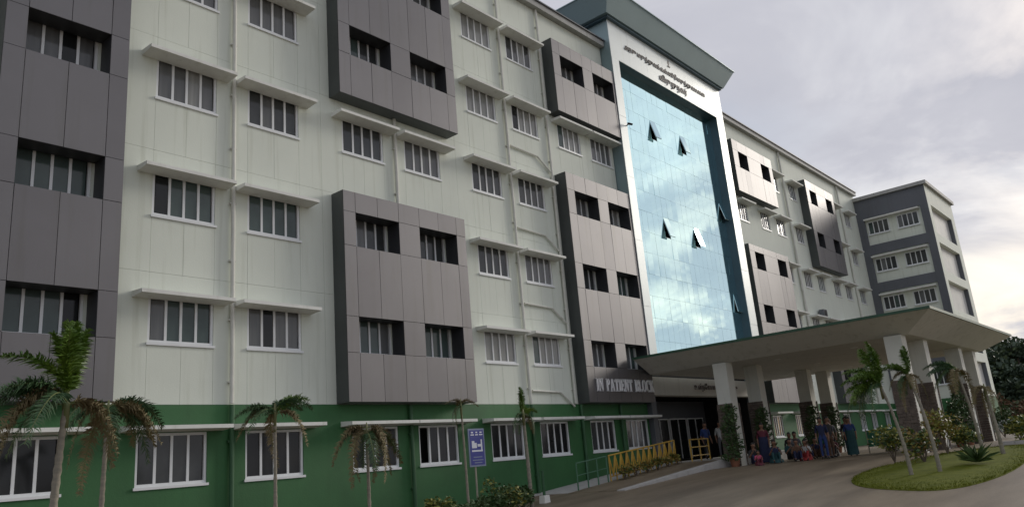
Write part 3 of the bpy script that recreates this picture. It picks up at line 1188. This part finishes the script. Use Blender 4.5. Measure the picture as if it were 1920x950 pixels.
palm(20.5, -3.8, .15, 3.05, .06,
     [('up', 90, 70), ('up', -90, 70), ('mid', 0, 20), ('mid', 30, 10), ('low', 180, -15), ('low', 60, -25), ('low', -60, -30), ('dry', 10, -10)],
     'upright palm with leafy stem at the end of the hedge before the ramp', (-.05, 0), .62, seed=7)
palm(24.4, -14.4, hgt(24.4), 2.55, .048,
     [('up', 120, 65), ('up', 40, 60), ('mid', 120, 35), ('mid', 95, 20), ('mid', 150, 25), ('low', 110, 0), ('low', 170, 0), ('dark', 60, 30), ('mid', 105, 5), ('mid', 135, -8), ('low', 90, -18), ('low', 125, -25), ('mid', 70, -10), ('up', 150, 50)],
     'green feathery palm nearest the left end of the grass island', (.05, .35), .95, seed=8)
palm(24.8, -15.05, hgt(24.8), 2.75, .05,
     [('dry', 110, 5), ('drydown', -60, 0), ('drydown', 60, -10), ('dry', 200, 0), ('low', 150, -15), ('up', 70, 68), ('up', 140, 72), ('mid', 100, 50), ('mid', 120, 30), ('dark', 90, 40), ('low', 30, 0)],
     'palm with a rust-brown withered crown on the grass island', (.25, .35), .62, seed=9)
palm(30.5, -15.1, hgt(30.5), 2.7, .048,
     [('low', 90, 0), ('low', 140, 5), ('dark', 95, 30), ('dark', 130, 20), ('mid', 70, 40), ('dry', 40, 0), ('dark', 110, 20), ('drydown', -30, -10), ('dry', 180, -5), ('low', 20, -10)],
     'dull green palm in front of the porch columns at the far end of the grass', (.1, .25), .85, seed=10)
palm(29.2, -15.9, hgt(29.2), 2.05, .055,
     [('drydown', 100, 0), ('drydown', 20, -5), ('dry', 150, 0), ('drydown', -80, -10), ('drydown', 220, -10), ('dry', 60, 5)],
     'short withered brown palm at the right end of the grass island', (.05, .1), .62, seed=11)

# hedge and shrubs along the wall, left
bi = 0
for x, y, r, h, m, lab in (
    (13.0, -5.6, .75, .72, ('leaf_a', 'leaf_b'), 'low yellow-green shrub at the bottom edge left of the blue sign'),
    (15.0, -5.2, .7, .95, ('leaf_b', 'leaf_b', 'leaf_a'), 'bright yellow-green leafy shrub between the limp palm and the blue sign'),
    (16.3, -4.9, .7, .72, ('leaf_a',), 'dark green shrub at the foot of the blue sign post'),
    (17.6, -4.5, .75, .82, ('leaf_a',), 'dark green shrub just right of the blue sign'),
    (18.7, -4.2, .8, 1.15, ('leaf_a', 'leaf_a', 'leaf_b'), 'rounded shrub with yellowish tips left of the upright palm'),
    (19.9, -3.9, .75, .85, ('leaf_a',), 'dark green shrub at the foot of the upright palm'),
    (11.2, -5.9, .7, .6, ('leaf_a', 'leaf_b'), 'small low shrub under the limp palm'),
):
    bush(x, y, hgt(x), r, h, m, lab, n=900, leaf=.12, group='shrubs along the green wall', seed=20 + bi)
    bi += 1
# croton plants under the yellow railing
for i, lab in enumerate(('lowest', 'second lowest', 'third', 'fourth', 'fifth', 'topmost')):
    x = 28.3 + i * .9
    bush(x, -2.35, ramp_z(x), .4, .5, ('leaf_c', 'leaf_c', 'leaf_b', 'leaf_a'), f'golden brown leafy plant under the yellow railing, {lab} up the ramp',
         n=200, leaf=.12, name='croton_plant', cat='plant', group='golden plants along the ramp', seed=50 + i)

# ------------------------------------------------------------------ grass island
ring = [(23.6, -12.95), (22.4, -13.7), (21.6, -14.7), (21.1, -15.7), (21.6, -16.3), (23.2, -16.7), (25.2, -16.85), (27.2, -16.8), (30.0, -16.7),
        (33.0, -16.4), (34.8, -15.8), (34.9, -15.0), (33.6, -14.4), (31.5, -13.7), (29.3, -12.9), (27.3, -12.45), (25.4, -12.5)]


def smooth_ring(p, it=2):
    for _ in range(it):
        q = []
        for i in range(len(p)):
            a, b = p[i], p[(i + 1) % len(p)]
            q += [(a[0] * .75 + b[0] * .25, a[1] * .75 + b[1] * .25), (a[0] * .25 + b[0] * .75, a[1] * .25 + b[1] * .75)]
        p = q
    return p


def inside(p, x, y):
    c = False
    for i in range(len(p)):
        (x1, y1), (x2, y2) = p[i], p[(i + 1) % len(p)]
        if (y1 > y) != (y2 > y) and x < (x2 - x1) * (y - y1) / (y2 - y1) + x1:
            c = not c
    return c


def island(name, ring, seed, blades):
    ring = smooth_ring(ring)
    cx = sum(p[0] for p in ring) / len(ring)
    cy = sum(p[1] for p in ring) / len(ring)
    mb = MB()
    nlev = [(1.0, -.03), (.995, .02), (.93, .05), (.6, .08), (.3, .10)]
    loops = []
    for s, dz in nlev:
        loops.append([(cx + (x - cx) * s, cy + (y - cy) * s, hgt(cx + (x - cx) * s) + dz) for x, y in ring])
    for a, b in zip(loops, loops[1:]):
        for i in range(len(ring)):
            j = (i + 1) % len(ring)
            mb.poly([a[i], a[j], b[j], b[i]], 'grass_base')
    mb.poly(loops[-1], 'grass_base')
    tag(mb.build(name), kind='structure')
    rng = random.Random(seed)
    mb = MB()
    xs = [p[0] for p in ring]
    ys = [p[1] for p in ring]
    for _ in range(blades):
        x, y = rng.uniform(min(xs), max(xs)), rng.uniform(min(ys), max(ys))
        if not inside(ring, x, y):
            continue
        z = hgt(x) + .03
        a = rng.uniform(0, 6.28)
        h = rng.uniform(.02, .065)
        dx_, dy_ = math.cos(a) * .014, math.sin(a) * .014
        lx, ly = rng.gauss(0, .04), rng.gauss(0, .04)
        mb.poly([(x - dx_, y - dy_, z), (x + dx_, y + dy_, z), (x + lx, y + ly, z + h)], 'grass')
    o = mb.build('grass')
    return o


o = island('lawn', ring, 5, 30000)
tag(o, 'short yellowish green grass on the island in front of the porch', 'grass', kind='stuff')

for i, (x, y, r, h, m, lab) in enumerate((
    (28.9, -12.75, .75, 1.15, ('leaf_b', 'leaf_b', 'leaf_a'), 'yellow-green shrub at the left rear edge of the grass island'),
    (28.0, -13.9, .7, 1.25, ('leaf_b', 'leaf_c', 'leaf_a'), 'yellow-green shrub between the two front palms on the island'),
    (30.9, -13.95, .8, 1.5, ('leaf_b', 'leaf_c', 'leaf_b'), 'golden shrub at the foot of the leftmost front porch column'),
    (32.6, -14.2, .6, .9, ('leaf_b', 'leaf_a'), 'small yellowish shrub at the rear of the island by the porch'),
)):
    bush(x, y, hgt(x) + .05, r, h, m, lab, n=800, leaf=.12, group='shrubs on the grass island', seed=70 + i)


def spiky(x, y, z, label, n=46, ln=.6, m='leaf_a'):
    rng = random.Random(5)
    o = empty('agave_plant', (x, y, z))
    tag(o, label, 'plant')
    base = []
    for v in range(3):
        mb = MB()
        L = ln * (.8 + .2 * v)
        mb.poly([(0, -.035, 0), (0, .035, 0), (L * .6, .03, .02), (L, 0, -.06), (L * .6, -.03, .02)], m)
        mb.poly([(0, 0, -.02), (L * .6, 0, 0), (L, 0, -.06)], m)
        base.append(mb.mesh('leaf'))
    for i in range(n):
        f = put('leaf', rng.choice(base), o, (x, y, z + .05))
        f.rotation_euler = (0, RAD(-rng.uniform(12, 70)), RAD(i * 137.5))
    return o


spiky(26.3, -15.7, hgt(26.3) + .1, 'dark spiky rosette plant low on the grass island')

# ------------------------------------------------------------------ blue sign and bollard
sx, sy = 18.45, -3.4
S = empty('information_sign', (sx, sy, hgt(sx)))
tag(S, 'blue upright notice board with white pictogram on a slim post before the green wall', 'sign')
mb = MB()
mb.tube([(sx - .05, sy, hgt(sx)), (sx - .05, sy, 2.7)], .03, 'metal', 8)
put('post', mb.mesh('post'), S, (0, 0, 0))
mb = MB()
mb.box(-.36, .36, -.015, .015, 0, 1.16, 'sign_edge')
bd = put('board', mb.mesh('board'), S, (sx + .02, sy - .05, 1.66))
mb = MB()
mb.box(-.31, .31, -.022, -.016, .05, .90, 'blue_sign')
mb.box(-.31, .31, -.021, -.016, .905, 1.11, 'blue_sign')
f = put('face', mb.mesh('face'), bd, (sx + .02, sy - .05, 1.66))
mb = MB()
for a, b in ((-.27, -.12), (-.06, .07), (.12, .27)):
    mb.box(a, b, -.027, -.0225, .95, .985, 'sign_white')
    mb.box(a + .02, b - .03, -.027, -.0225, 1.02, 1.06, 'sign_white')
# bed pictogram: head, body, bed frame
mb.box(-.24, -.02, -.028, -.0225, .56, .72, 'sign_white')
mb.box(-.24, -.12, -.028, -.0225, .72, .78, 'sign_white')
mb.box(.02, .17, -.028, -.0225, .60, .68, 'sign_white')
mb.box(.17, .23, -.028, -.0225, .50, .82, 'sign_white')
mb.box(-.25, .24, -.028, -.0225, .45, .50, 'sign_white')
mb.box(-.20, .20, -.026, -.0225, .27, .30, 'sign_edge')
mb.box(-.24, .24, -.026, -.0225, .18, .21, 'sign_edge')
mb.box(-.16, .18, -.026, -.0225, .10, .13, 'sign_edge')
put('pictogram', mb.mesh('pictogram'), bd, (sx + .02, sy - .05, 1.66))

bx_, by_ = 22.3, -2.9
o = empty('marker_post', (bx_, by_, hgt(bx_)))
tag(o, 'short dark green pipe post set in a white concrete block by the drive', 'post')
mb = MB()
mb.hexa([(-.16, -.13, -.02), (.16, -.13, -.02), (.16, .13, -.02), (-.16, .13, -.02), (-.14, -.11, .26), (.14, -.11, .26), (.14, .11, .26), (-.14, .11, .26)], 'canopy')
put('block', mb.mesh('block'), o, (bx_, by_, hgt(bx_)))
mb = MB()
mb.tube([(0, 0, .26), (0, 0, 1.05)], .05, 'green_pipe', 10)
mb.tube([(0, 0, 1.05), (0, 0, 1.09)], .065, 'green_pipe', 10)
put('pipe', mb.mesh('pipe'), o, (bx_, by_, hgt(bx_)))


# ------------------------------------------------------------------ people
def cloth_mat(name, c):
    return mat(name, c, .8, var=.15, vscale=6)


def person(x, y, z, face, pose, shirt, lower, label, hair_long=False, scale=1.0, dress=False):
    """face: heading in degrees (0 = +x). local: forward = +x, left = +y"""
    J = {}
    if pose == 'stand':
        hip, knee, ank = .93, .50, .08
        J = dict(pel=(0, 0, hip), sp=(0, 0, 1.14), ch=(0, 0, 1.33), nk=(0.01, 0, 1.48), hd0=(.02, 0, 1.56), hd=(.03, 0, 1.63), hd1=(.02, 0, 1.70))
        for s, k in ((1, 'l'), (-1, 'r')):
            J[k + 'hip'] = (0, .1 * s, hip - .04)
            J[k + 'kn'] = (.03, .11 * s, knee)
            J[k + 'an'] = (-.01, .11 * s, ank)
            J[k + 'to'] = (.15, .13 * s, .035)
            J[k + 'sh'] = (0, .19 * s, 1.38)
            J[k + 'el'] = (-.02, .25 * s, 1.10)
            J[k + 'wr'] = (.09, .24 * s, .87)
    else:
        if pose == 'sit':          # on a low kerb or step, knees forward
            hz, kz, kx, ax = .42, .48, .42, .44
        else:                      # 'floor': on the ground, knees drawn up
            hz, kz, kx, ax = .14, .46, .34, .52
        J = dict(pel=(0, 0, hz), sp=(0, 0, hz + .22), ch=(.05, 0, hz + .42), nk=(.08, 0, hz + .57), hd0=(.1, 0, hz + .65), hd=(.12, 0, hz + .72), hd1=(.11, 0, hz + .79))
        for s, k in ((1, 'l'), (-1, 'r')):
            J[k + 'hip'] = (.04, .1 * s, hz)
            J[k + 'kn'] = (kx, .14 * s, kz)
            J[k + 'an'] = (ax, .13 * s, .08)
            J[k + 'to'] = (ax + .16, .14 * s, .035)
            J[k + 'sh'] = (.05, .19 * s, hz + .46)
            J[k + 'el'] = (.14, .25 * s, hz + .2)
            J[k + 'wr'] = (kx - .04, .16 * s, kz + .08)
    Rr = dict(pel=.15, sp=.13, ch=.15, nk=.055, hd0=.07, hd=.1, hd1=.085)
    for k in 'lr':
        Rr.update({k + 'hip': .095, k + 'kn': .062, k + 'an': .045, k + 'to': .035, k + 'sh': .065, k + 'el': .045, k + 'wr': .032})
    E_ = [('pel', 'sp'), ('sp', 'ch'), ('ch', 'nk'), ('nk', 'hd0'), ('hd0', 'hd'), ('hd', 'hd1')]
    for k in 'lr':
        E_ += [('pel', k + 'hip'), (k + 'hip', k + 'kn'), (k + 'kn', k + 'an'), (k + 'an', k + 'to'), ('ch', k + 'sh'), (k + 'sh', k + 'el'), (k + 'el', k + 'wr')]
        w = Vector(J[k + 'wr'])
        d = (w - Vector(J[k + 'el'])).normalized()
        palm_ = w + d * .07
        J[k + 'pa'] = tuple(palm_)
        Rr[k + 'pa'] = .03
        E_.append((k + 'wr', k + 'pa'))
        s = 1 if k == 'l' else -1
        for fi, (off, ln) in enumerate(((.028, .075), (.010, .085), (-.010, .08), (-.027, .062))):
            J[f'{k}f{fi}'] = tuple(palm_ + d * ln + Vector((off, 0, -.02)))
            Rr[f'{k}f{fi}'] = .009
            E_.append((k + 'pa', f'{k}f{fi}'))
        J[k + 'th'] = tuple(w + d * .05 + Vector((.05, -.02 * s, .0)))
        Rr[k + 'th'] = .01
        E_.append((k + 'wr', k + 'th'))
    J['nose'] = tuple(Vector(J['hd']) + Vector((.105, 0, -.01)))
    Rr['nose'] = .016
    E_.append(('hd', 'nose'))
    for s, k in ((1, 'le'), (-1, 're')):
        J[k] = tuple(Vector(J['hd']) + Vector((0, .092 * s, 0)))
        Rr[k] = .02
        E_.append(('hd', k))
    names = list(J)
    me = bpy.data.meshes.new('body_tmp')
    me.from_pydata([J[n] for n in names], [(names.index(a), names.index(b)) for a, b in E_], [])
    ob = bpy.data.objects.new('body_tmp', me)
    COL.objects.link(ob)
    sk = ob.modifiers.new('skin', 'SKIN')
    sk.use_smooth_shade = True
    for i, n_ in enumerate(names):
        q = me.skin_vertices[0].data[i]
        q.radius = (Rr[n_], Rr[n_])
        q.use_root = n_ == 'pel'
    sb = ob.modifiers.new('sub', 'SUBSURF')
    sb.levels = 1
    dg = bpy.context.evaluated_depsgraph_get()
    dg.update()
    bm_ = bpy.data.meshes.new_from_object(ob.evaluated_get(dg))
    bpy.data.objects.remove(ob)
    bpy.data.meshes.remove(me)
    bm_.name = 'person'
    bm_.materials.clear()
    for mm in (M['skin'], shirt, lower, M['hair'], M['rubber']):
        bm_.materials.append(mm)
    segs = [(Vector(J[a]), Vector(J[b]), a, b) for a, b in E_]

    def zone(p):
        best, bn = 9, None
        for a, b, na, nb in segs:
            ab = b - a
            t = max(0, min(1, (p - a).dot(ab) / max(ab.length_squared, 1e-6)))
            dd = (p - a - ab * t).length
            if dd < best:
                best, bn, bt = dd, (na, nb), t
        na, nb = bn
        if nb in ('sp', 'ch') or nb.endswith('sh') or na.endswith('sh'):
            return 1
        if nb == 'nk':
            return 1 if bt < .55 else 0
        if nb.endswith('hip') or na.endswith('hip') or nb.endswith('kn'):
            return 2
        if na.endswith('kn'):
            return 2 if bt < .85 else 0
        if na.endswith('an'):
            return 4
        return 0
    for pl in bm_.polygons:
        pl.material_index = zone(pl.center)
        pl.use_smooth = True
    o = put('person', bm_, None, (x, y, z), (0, 0, RAD(face)))
    o.scale = (scale,) * 3
    tag(o, label, 'person')
    # hair
    h0 = Vector(J['hd'])
    bmh = bmesh.new()
    bmesh.ops.create_icosphere(bmh, subdivisions=2, radius=1)
    for v in bmh.verts:
        c = v.co.copy()
        rr = Vector((.108, .105, .125))
        if c.x > .35 and c.z < .45:
            rr *= .55
        if c.z < -.3 and not hair_long:
            rr *= .7
        v.co = Vector((c.x * rr.x - .018, c.y * rr.y, c.z * rr.z * (1.0 if c.z > 0 or not hair_long else 1.9) + .035)) + h0
    hm = bpy.data.meshes.new('hair')
    bmh.to_mesh(hm)
    bmh.free()
    hm.materials.append(M['hair'])
    for pl in hm.polygons:
        pl.use_smooth = True
    ho = bpy.data.objects.new('hair', hm)
    COL.objects.link(ho)
    ho.parent = o
    if dress:      # wrapped long garment down to the ankles
        mb = MB()
        n = 16
        rows = []
        if pose == 'stand':
            prof = [(0, 0, 1.16, .165, .19), (0, 0, .95, .19, .215), (.02, 0, .6, .19, .225), (.02, 0, .25, .2, .24), (.02, 0, .05, .215, .25)]
        else:
            hz = J['pel'][2]
            prof = [(0, 0, hz + .2, .15, .18), (.02, 0, hz + .03, .2, .24), (.2, 0, hz * .5 + .08, .36, .28), (.26, 0, .02, .42, .3)]
        for px_, py_, pz, rx, ry in prof:
            rows.append([(px_ + rx * (1 + .04 * math.sin(5 * t)) * math.cos(t), py_ + ry * (1 + .05 * math.sin(7 * t)) * math.sin(t), pz)
                         for t in [2 * math.pi * i / n for i in range(n)]])
        for a, b in zip(rows, rows[1:]):
            for i in range(n):
                j = (i + 1) % n
                mb.poly([b[i], b[j], a[j], a[i]], lower)
        do = bpy.data.objects.new('skirt', mb.mesh('skirt', True))
        COL.objects.link(do)
        do.parent = o
    return o


CM = {k: cloth_mat('cloth_' + k, c) for k, c in dict(
    maroon=(.12, .02, .035), navy=(.014, .02, .06), blue=(.02, .045, .16), pink=(.5, .07, .15), white=(.45, .45, .44), black=(.02, .02, .022), teal=(.014, .06, .065),
    grey=(.13, .13, .14), red=(.3, .03, .03), brown=(.11, .06, .035), sky=(.12, .22, .4), green=(.03, .12, .06)).items()}
person(35.0, -5.6, .706, 200, 'stand', CM['maroon'], CM['navy'], 'person in a maroon top standing by the first inner porch column', True, 1.0, True)
person(32.4, -6.4, .706, 215, 'floor', CM['pink'], CM['maroon'], 'small person in bright pink sitting on the drive at the porch edge', True, .62, True)
person(34.4, -6.3, .706, 210, 'floor', CM['navy'], CM['teal'], 'person in navy and teal sitting on the ground right of the one in pink', True, 1.0, True)
person(35.5, -6.5, .706, 235, 'floor', CM['teal'], CM['black'], 'person in a teal top sitting on the ground, knees drawn up', False, 1.0)
person(36.2, -7.0, .706, 220, 'floor', CM['black'], CM['navy'], 'person in black sitting on the ground in the middle of the waiting group', False, .95)
person(35.3, -7.35, .706, 190, 'floor', CM['white'], CM['red'], 'person in a pale top and red skirt sitting at the front of the group', True, .9, True)
person(36.9, -6.3, .706, 200, 'sit', CM['grey'], CM['navy'], 'person in grey seated behind the waiting group', False, 1.0)
person(35.2, -8.2, .706, 200, 'stand', CM['navy'], CM['blue'], 'person in dark blue with blue trousers standing right of the seated group', False, 1.0)
person(36.3, -8.1, .706, 250, 'stand', CM['black'], CM['brown'], 'person in black shirt and brown trousers standing behind the one in dark blue', False, 1.02)
person(37.6, -8.6, .706, 205, 'stand', CM['blue'], CM['teal'], 'person in bright blue top and teal wrap standing under the porch', True, .97, True)
person(38.4, -8.3, .706, 120, 'stand', CM['navy'], CM['black'], 'person in navy standing with back turned under the porch', False, 1.0)
person(37.6, -6.9, .706, 215, 'floor', CM['navy'], CM['brown'], 'person in navy and brown sitting on the ground left of the standing pair', False, .95)
person(38.6, -7.4, .706, 190, 'floor', CM['maroon'], CM['black'], 'person in dark maroon sitting behind the standing pair', True, .95, True)
person(39.4, -6.6, .706, 205, 'sit', CM['green'], CM['navy'], 'person in dark green seated near the third inner porch column', True, 1.0, True)
person(33.5, -5.7, .706, 225, 'floor', CM['black'], CM['navy'], 'person in black sitting against the base of the first inner porch column', False, .95)
person(40.6, -9.4, .706, 200, 'floor', CM['teal'], CM['black'], 'person in teal sitting at the foot of the green screen', True, 1.0, True)
person(34.9, -7.1, .706, 205, 'floor', CM['brown'], CM['navy'], 'person in brown sitting in the front row of the waiting group', False, .95)
person(37.1, -7.7, .706, 195, 'floor', CM['navy'], CM['grey'], 'person in navy and grey sitting at the feet of the standing pair', True, .95, True)
person(38.0, -5.6, .706, 200, 'sit', CM['black'], CM['black'], 'person all in black seated by the second inner porch column', False, 1.0)
person(40.2, -7.6, .706, 210, 'stand', CM['black'], CM['navy'], 'person in black and navy standing farther back in the middle of the porch', False, 1.0)
person(41.4, -6.4, .706, 200, 'stand', CM['grey'], CM['black'], 'person in grey standing farthest back near the third inner column', False, 1.0)
person(36.9, -2.6, 1.056, 215, 'stand', CM['white'], CM['grey'], 'person in a white shirt standing in the dark entrance behind the yellow barrier', False, 1.0)
person(35.9, -2.3, 1.056, 240, 'stand', CM['blue'], CM['black'], 'person in blue standing in the entrance beside the dark pier', False, 1.0)
# green sheet leaning under the porch and a potted row
o = empty('green_screen', (39.6, -9.0, .706))
tag(o, 'green sheet screen on a low frame under the porch behind the waiting people', 'screen')
mb = MB(); mb.box(39.58, 39.62, -10.4, -8.7, 1.0, 1.75, 'green_board'); mb.build('sheet', o)
for y in (-10.42, -8.68):
    mb = MB(); mb.tube([(39.6, y, .706), (39.6, y, 1.85)], .03, 'metal', 8); mb.build('leg', o)


def potted(x, y, z, label, h=1.5, seed=0, wide=1.0):
    rng = random.Random(seed)
    o = empty('potted_plant', (x, y, z))
    tag(o, label, 'potted plant')
    mb = MB()
    mb.tube([(0, 0, 0), (0, 0, .3), (0, 0, .34), (0, 0, .36)], [.17, .23, .25, .22], 'pot', 14)
    put('pot', mb.mesh('pot'), o, (x, y, z))
    mb = MB()
    lumps = [((rng.uniform(-.12, .12), rng.uniform(-.12, .12), .45 + (h - .5) * i / 5), (.5 - .04 * i) * wide, (.5 - .04 * i) * wide, .25) for i in range(6)]
    leaf_cloud(mb, 1100, lumps, .13, ('leaf_a', 'leaf_a', 'leaf_palm_dark'), rng)
    put('foliage', mb.mesh('foliage'), o, (x, y, z))
    mb = MB()
    mb.tube([(0, 0, .3), (.01, 0, h * .9)], [.02, .008], 'bark', 6)
    put('stem', mb.mesh('stem'), o, (x, y, z))


potted(33.2, -4.95, .706, 'dark bushy potted plant in front of the first inner porch column', 2.5, 1)
potted(36.5, -5.0, .706, 'dark bushy potted plant beside the second inner porch column', 2.3, 2)
potted(43.0, -5.0, .706, 'dark potted plant beside the third inner porch column', 2.4, 3)
potted(46.1, -5.0, .706, 'dark potted plant beside the last inner porch column', 2.4, 4)
potted(39.5, -12.6, .706, 'dark potted shrub between the middle outer porch columns', 1.9, 5)
potted(41.6, -12.5, .706, 'tall dark potted shrub close to the third outer porch column', 2.2, 6)

# ------------------------------------------------------------------ background on the right
def tree(x, y, z, h, r, label, seed, m, n=9000, leaf=.6, group='trees beyond the hospital'):
    rng = random.Random(seed)
    o = empty('tree', (x, y, z))
    tag(o, label, 'tree', group)
    mb = MB()
    mb.tube([(0, 0, -.2), (.1, 0, h * .25), (.2, .1, h * .5), (.1, .2, h * .8)], [r * .09, r * .07, r * .05, r * .015], 'bark', 8)
    lumps = []
    for i in range(15):
        a = rng.uniform(0, 6.28)
        q = r * math.sqrt(rng.random()) * .8
        hh = h * rng.uniform(.32, .9)
        k = 1 - abs(hh / h - .6)
        lumps.append(((q * k * math.cos(a), q * k * math.sin(a), hh), r * rng.uniform(.22, .4), r * rng.uniform(.22, .4), h * rng.uniform(.08, .15)))
        mb.tube([(0.1, 0, h * .3), (q * k * .5 * math.cos(a), q * k * .5 * math.sin(a), hh * .75), lumps[-1][0]], [r * .035, r * .02, r * .006], 'bark', 5)
    put('trunk', mb.mesh('trunk'), o, (x, y, z))
    mb = MB()
    leaf_cloud(mb, n, lumps, leaf, m, rng)
    put('crown', mb.mesh('crown'), o, (x, y, z))


for i, (x, y, h, r, lab) in enumerate((
    (110, 0, 9.6, 5.5, 'dense dark tree right behind the corner of the side wing'),
    (119, -4.5, 11.0, 6.0, 'tall dark green tree beyond the porch corner'),
    (124, -7.5, 11.0, 6.0, 'broad dark tree at the right edge of the picture'),
    (134, 2, 12.5, 7.0, 'high dark tree showing above the others on the skyline'),
    (103, -3.5, 7.0, 4.2, 'lower tree leaning over the brown hedge'),
    (106, -6.8, 7.0, 4.0, 'low rounded dark tree directly behind the brown hedge'),
)):
    tree(x, y, .7, h, r, lab, 90 + i, ('leaf_tree', 'leaf_tree', 'leaf_tree_b'), n=6500)
for i, (x, y, r, h, lab) in enumerate((
    (93, -5.2, 2.6, 3.3, 'rust brown hedge mass left part below the dark trees'),
    (95, -8.6, 2.8, 3.4, 'rust brown hedge mass right part below the dark trees'),
)):
    bush(x, y, .7, r, h, ('leaf_rust', 'leaf_rust', 'leaf_tree_b'), lab, n=2400, leaf=.35, name='hedge', cat='hedge', group='brown hedge', seed=130 + i)
for i, (x, y, r, h, lab) in enumerate((
    (39.2, -14.9, .9, 1.1, 'yellow-green shrub on the far verge, left of the two near the right edge'),
    (42.4, -14.9, 1.0, 1.2, 'yellow-green shrub on the far verge close to the right edge'),
    (52, -12.2, 1.0, 1.9, 'dark green shrub seen between the outer porch columns'),
)):
    bush(x, y, .75, r, h, ('leaf_b', 'leaf_b', 'leaf_a') if i < 2 else ('leaf_a',), lab, n=900, leaf=.16, group='shrubs on the far verge', seed=150 + i)
mb = MB()
for i in range(16):
    mb.box(37.9 + i * 2, 39.87 + i * 2, -18.2, -17.95, .6, .84, 'kerb')
for i in range(8):
    mb.box(37.6, 37.88, -18.2 + i * .47, -17.75 + i * .47, .6, .84, 'kerb')
tag(mb.build('kerb'), kind='structure')
mb = MB()
mb.box(37.9, 84, -17.94, -14.3, .6, .78, 'grass_base')
tag(mb.build('lawn'), kind='structure')
o = empty('boundary_wall', (83, -15, .7))
tag(o, 'low pale boundary wall in front of the brown hedge at right', 'wall')
for i in range(7):
    mb = MB(); mb.box(82.9, 83.1, -23.5 + i * 2.5, -21.05 + i * 2.5, .6, 1.75, 'wing_panel'); mb.build('wall_panel', o)
    mb = MB(); mb.box(82.8, 83.2, -23.6 + i * 2.5 - .05, -23.4 + i * 2.5 - .05, .6, 1.9, 'roof_trim'); mb.build('pier', o)

# ------------------------------------------------------------------ small fittings
o = empty('air_conditioner', (61.9, -.25, 10.5))
tag(o, 'small dark air conditioner unit hung on the white wall above the porch roof', 'air conditioner')
mb = MB(); mb.box(61.5, 62.25, -.5, -.12, 10.55, 11.15, 'wing_grey'); mb.build('casing', o)
mb = MB(); mb.tube([(61.87, -.51, 10.85), (61.87, -.53, 10.85)], .24, 'rubber', 16); mb.build('fan_grille', o)
mb = MB(); mb.box(61.52, 62.23, -.48, -.002, 10.48, 10.54, 'metal'); mb.build('bracket', o)
o = empty('security_camera', (35.05, -.7, 18.95))
tag(o, 'small dark security camera on the white left edge of the glass tower', 'camera')
mb = MB(); mb.tube([(35.05, -.69, 18.95), (35.05, -.84, 19.0)], .03, 'rubber', 8); mb.build('arm', o)
mb = MB(); mb.tube([(34.98, -.82, 19.03), (35.2, -.98, 18.97)], .06, 'rubber', 10); mb.build('body', o)
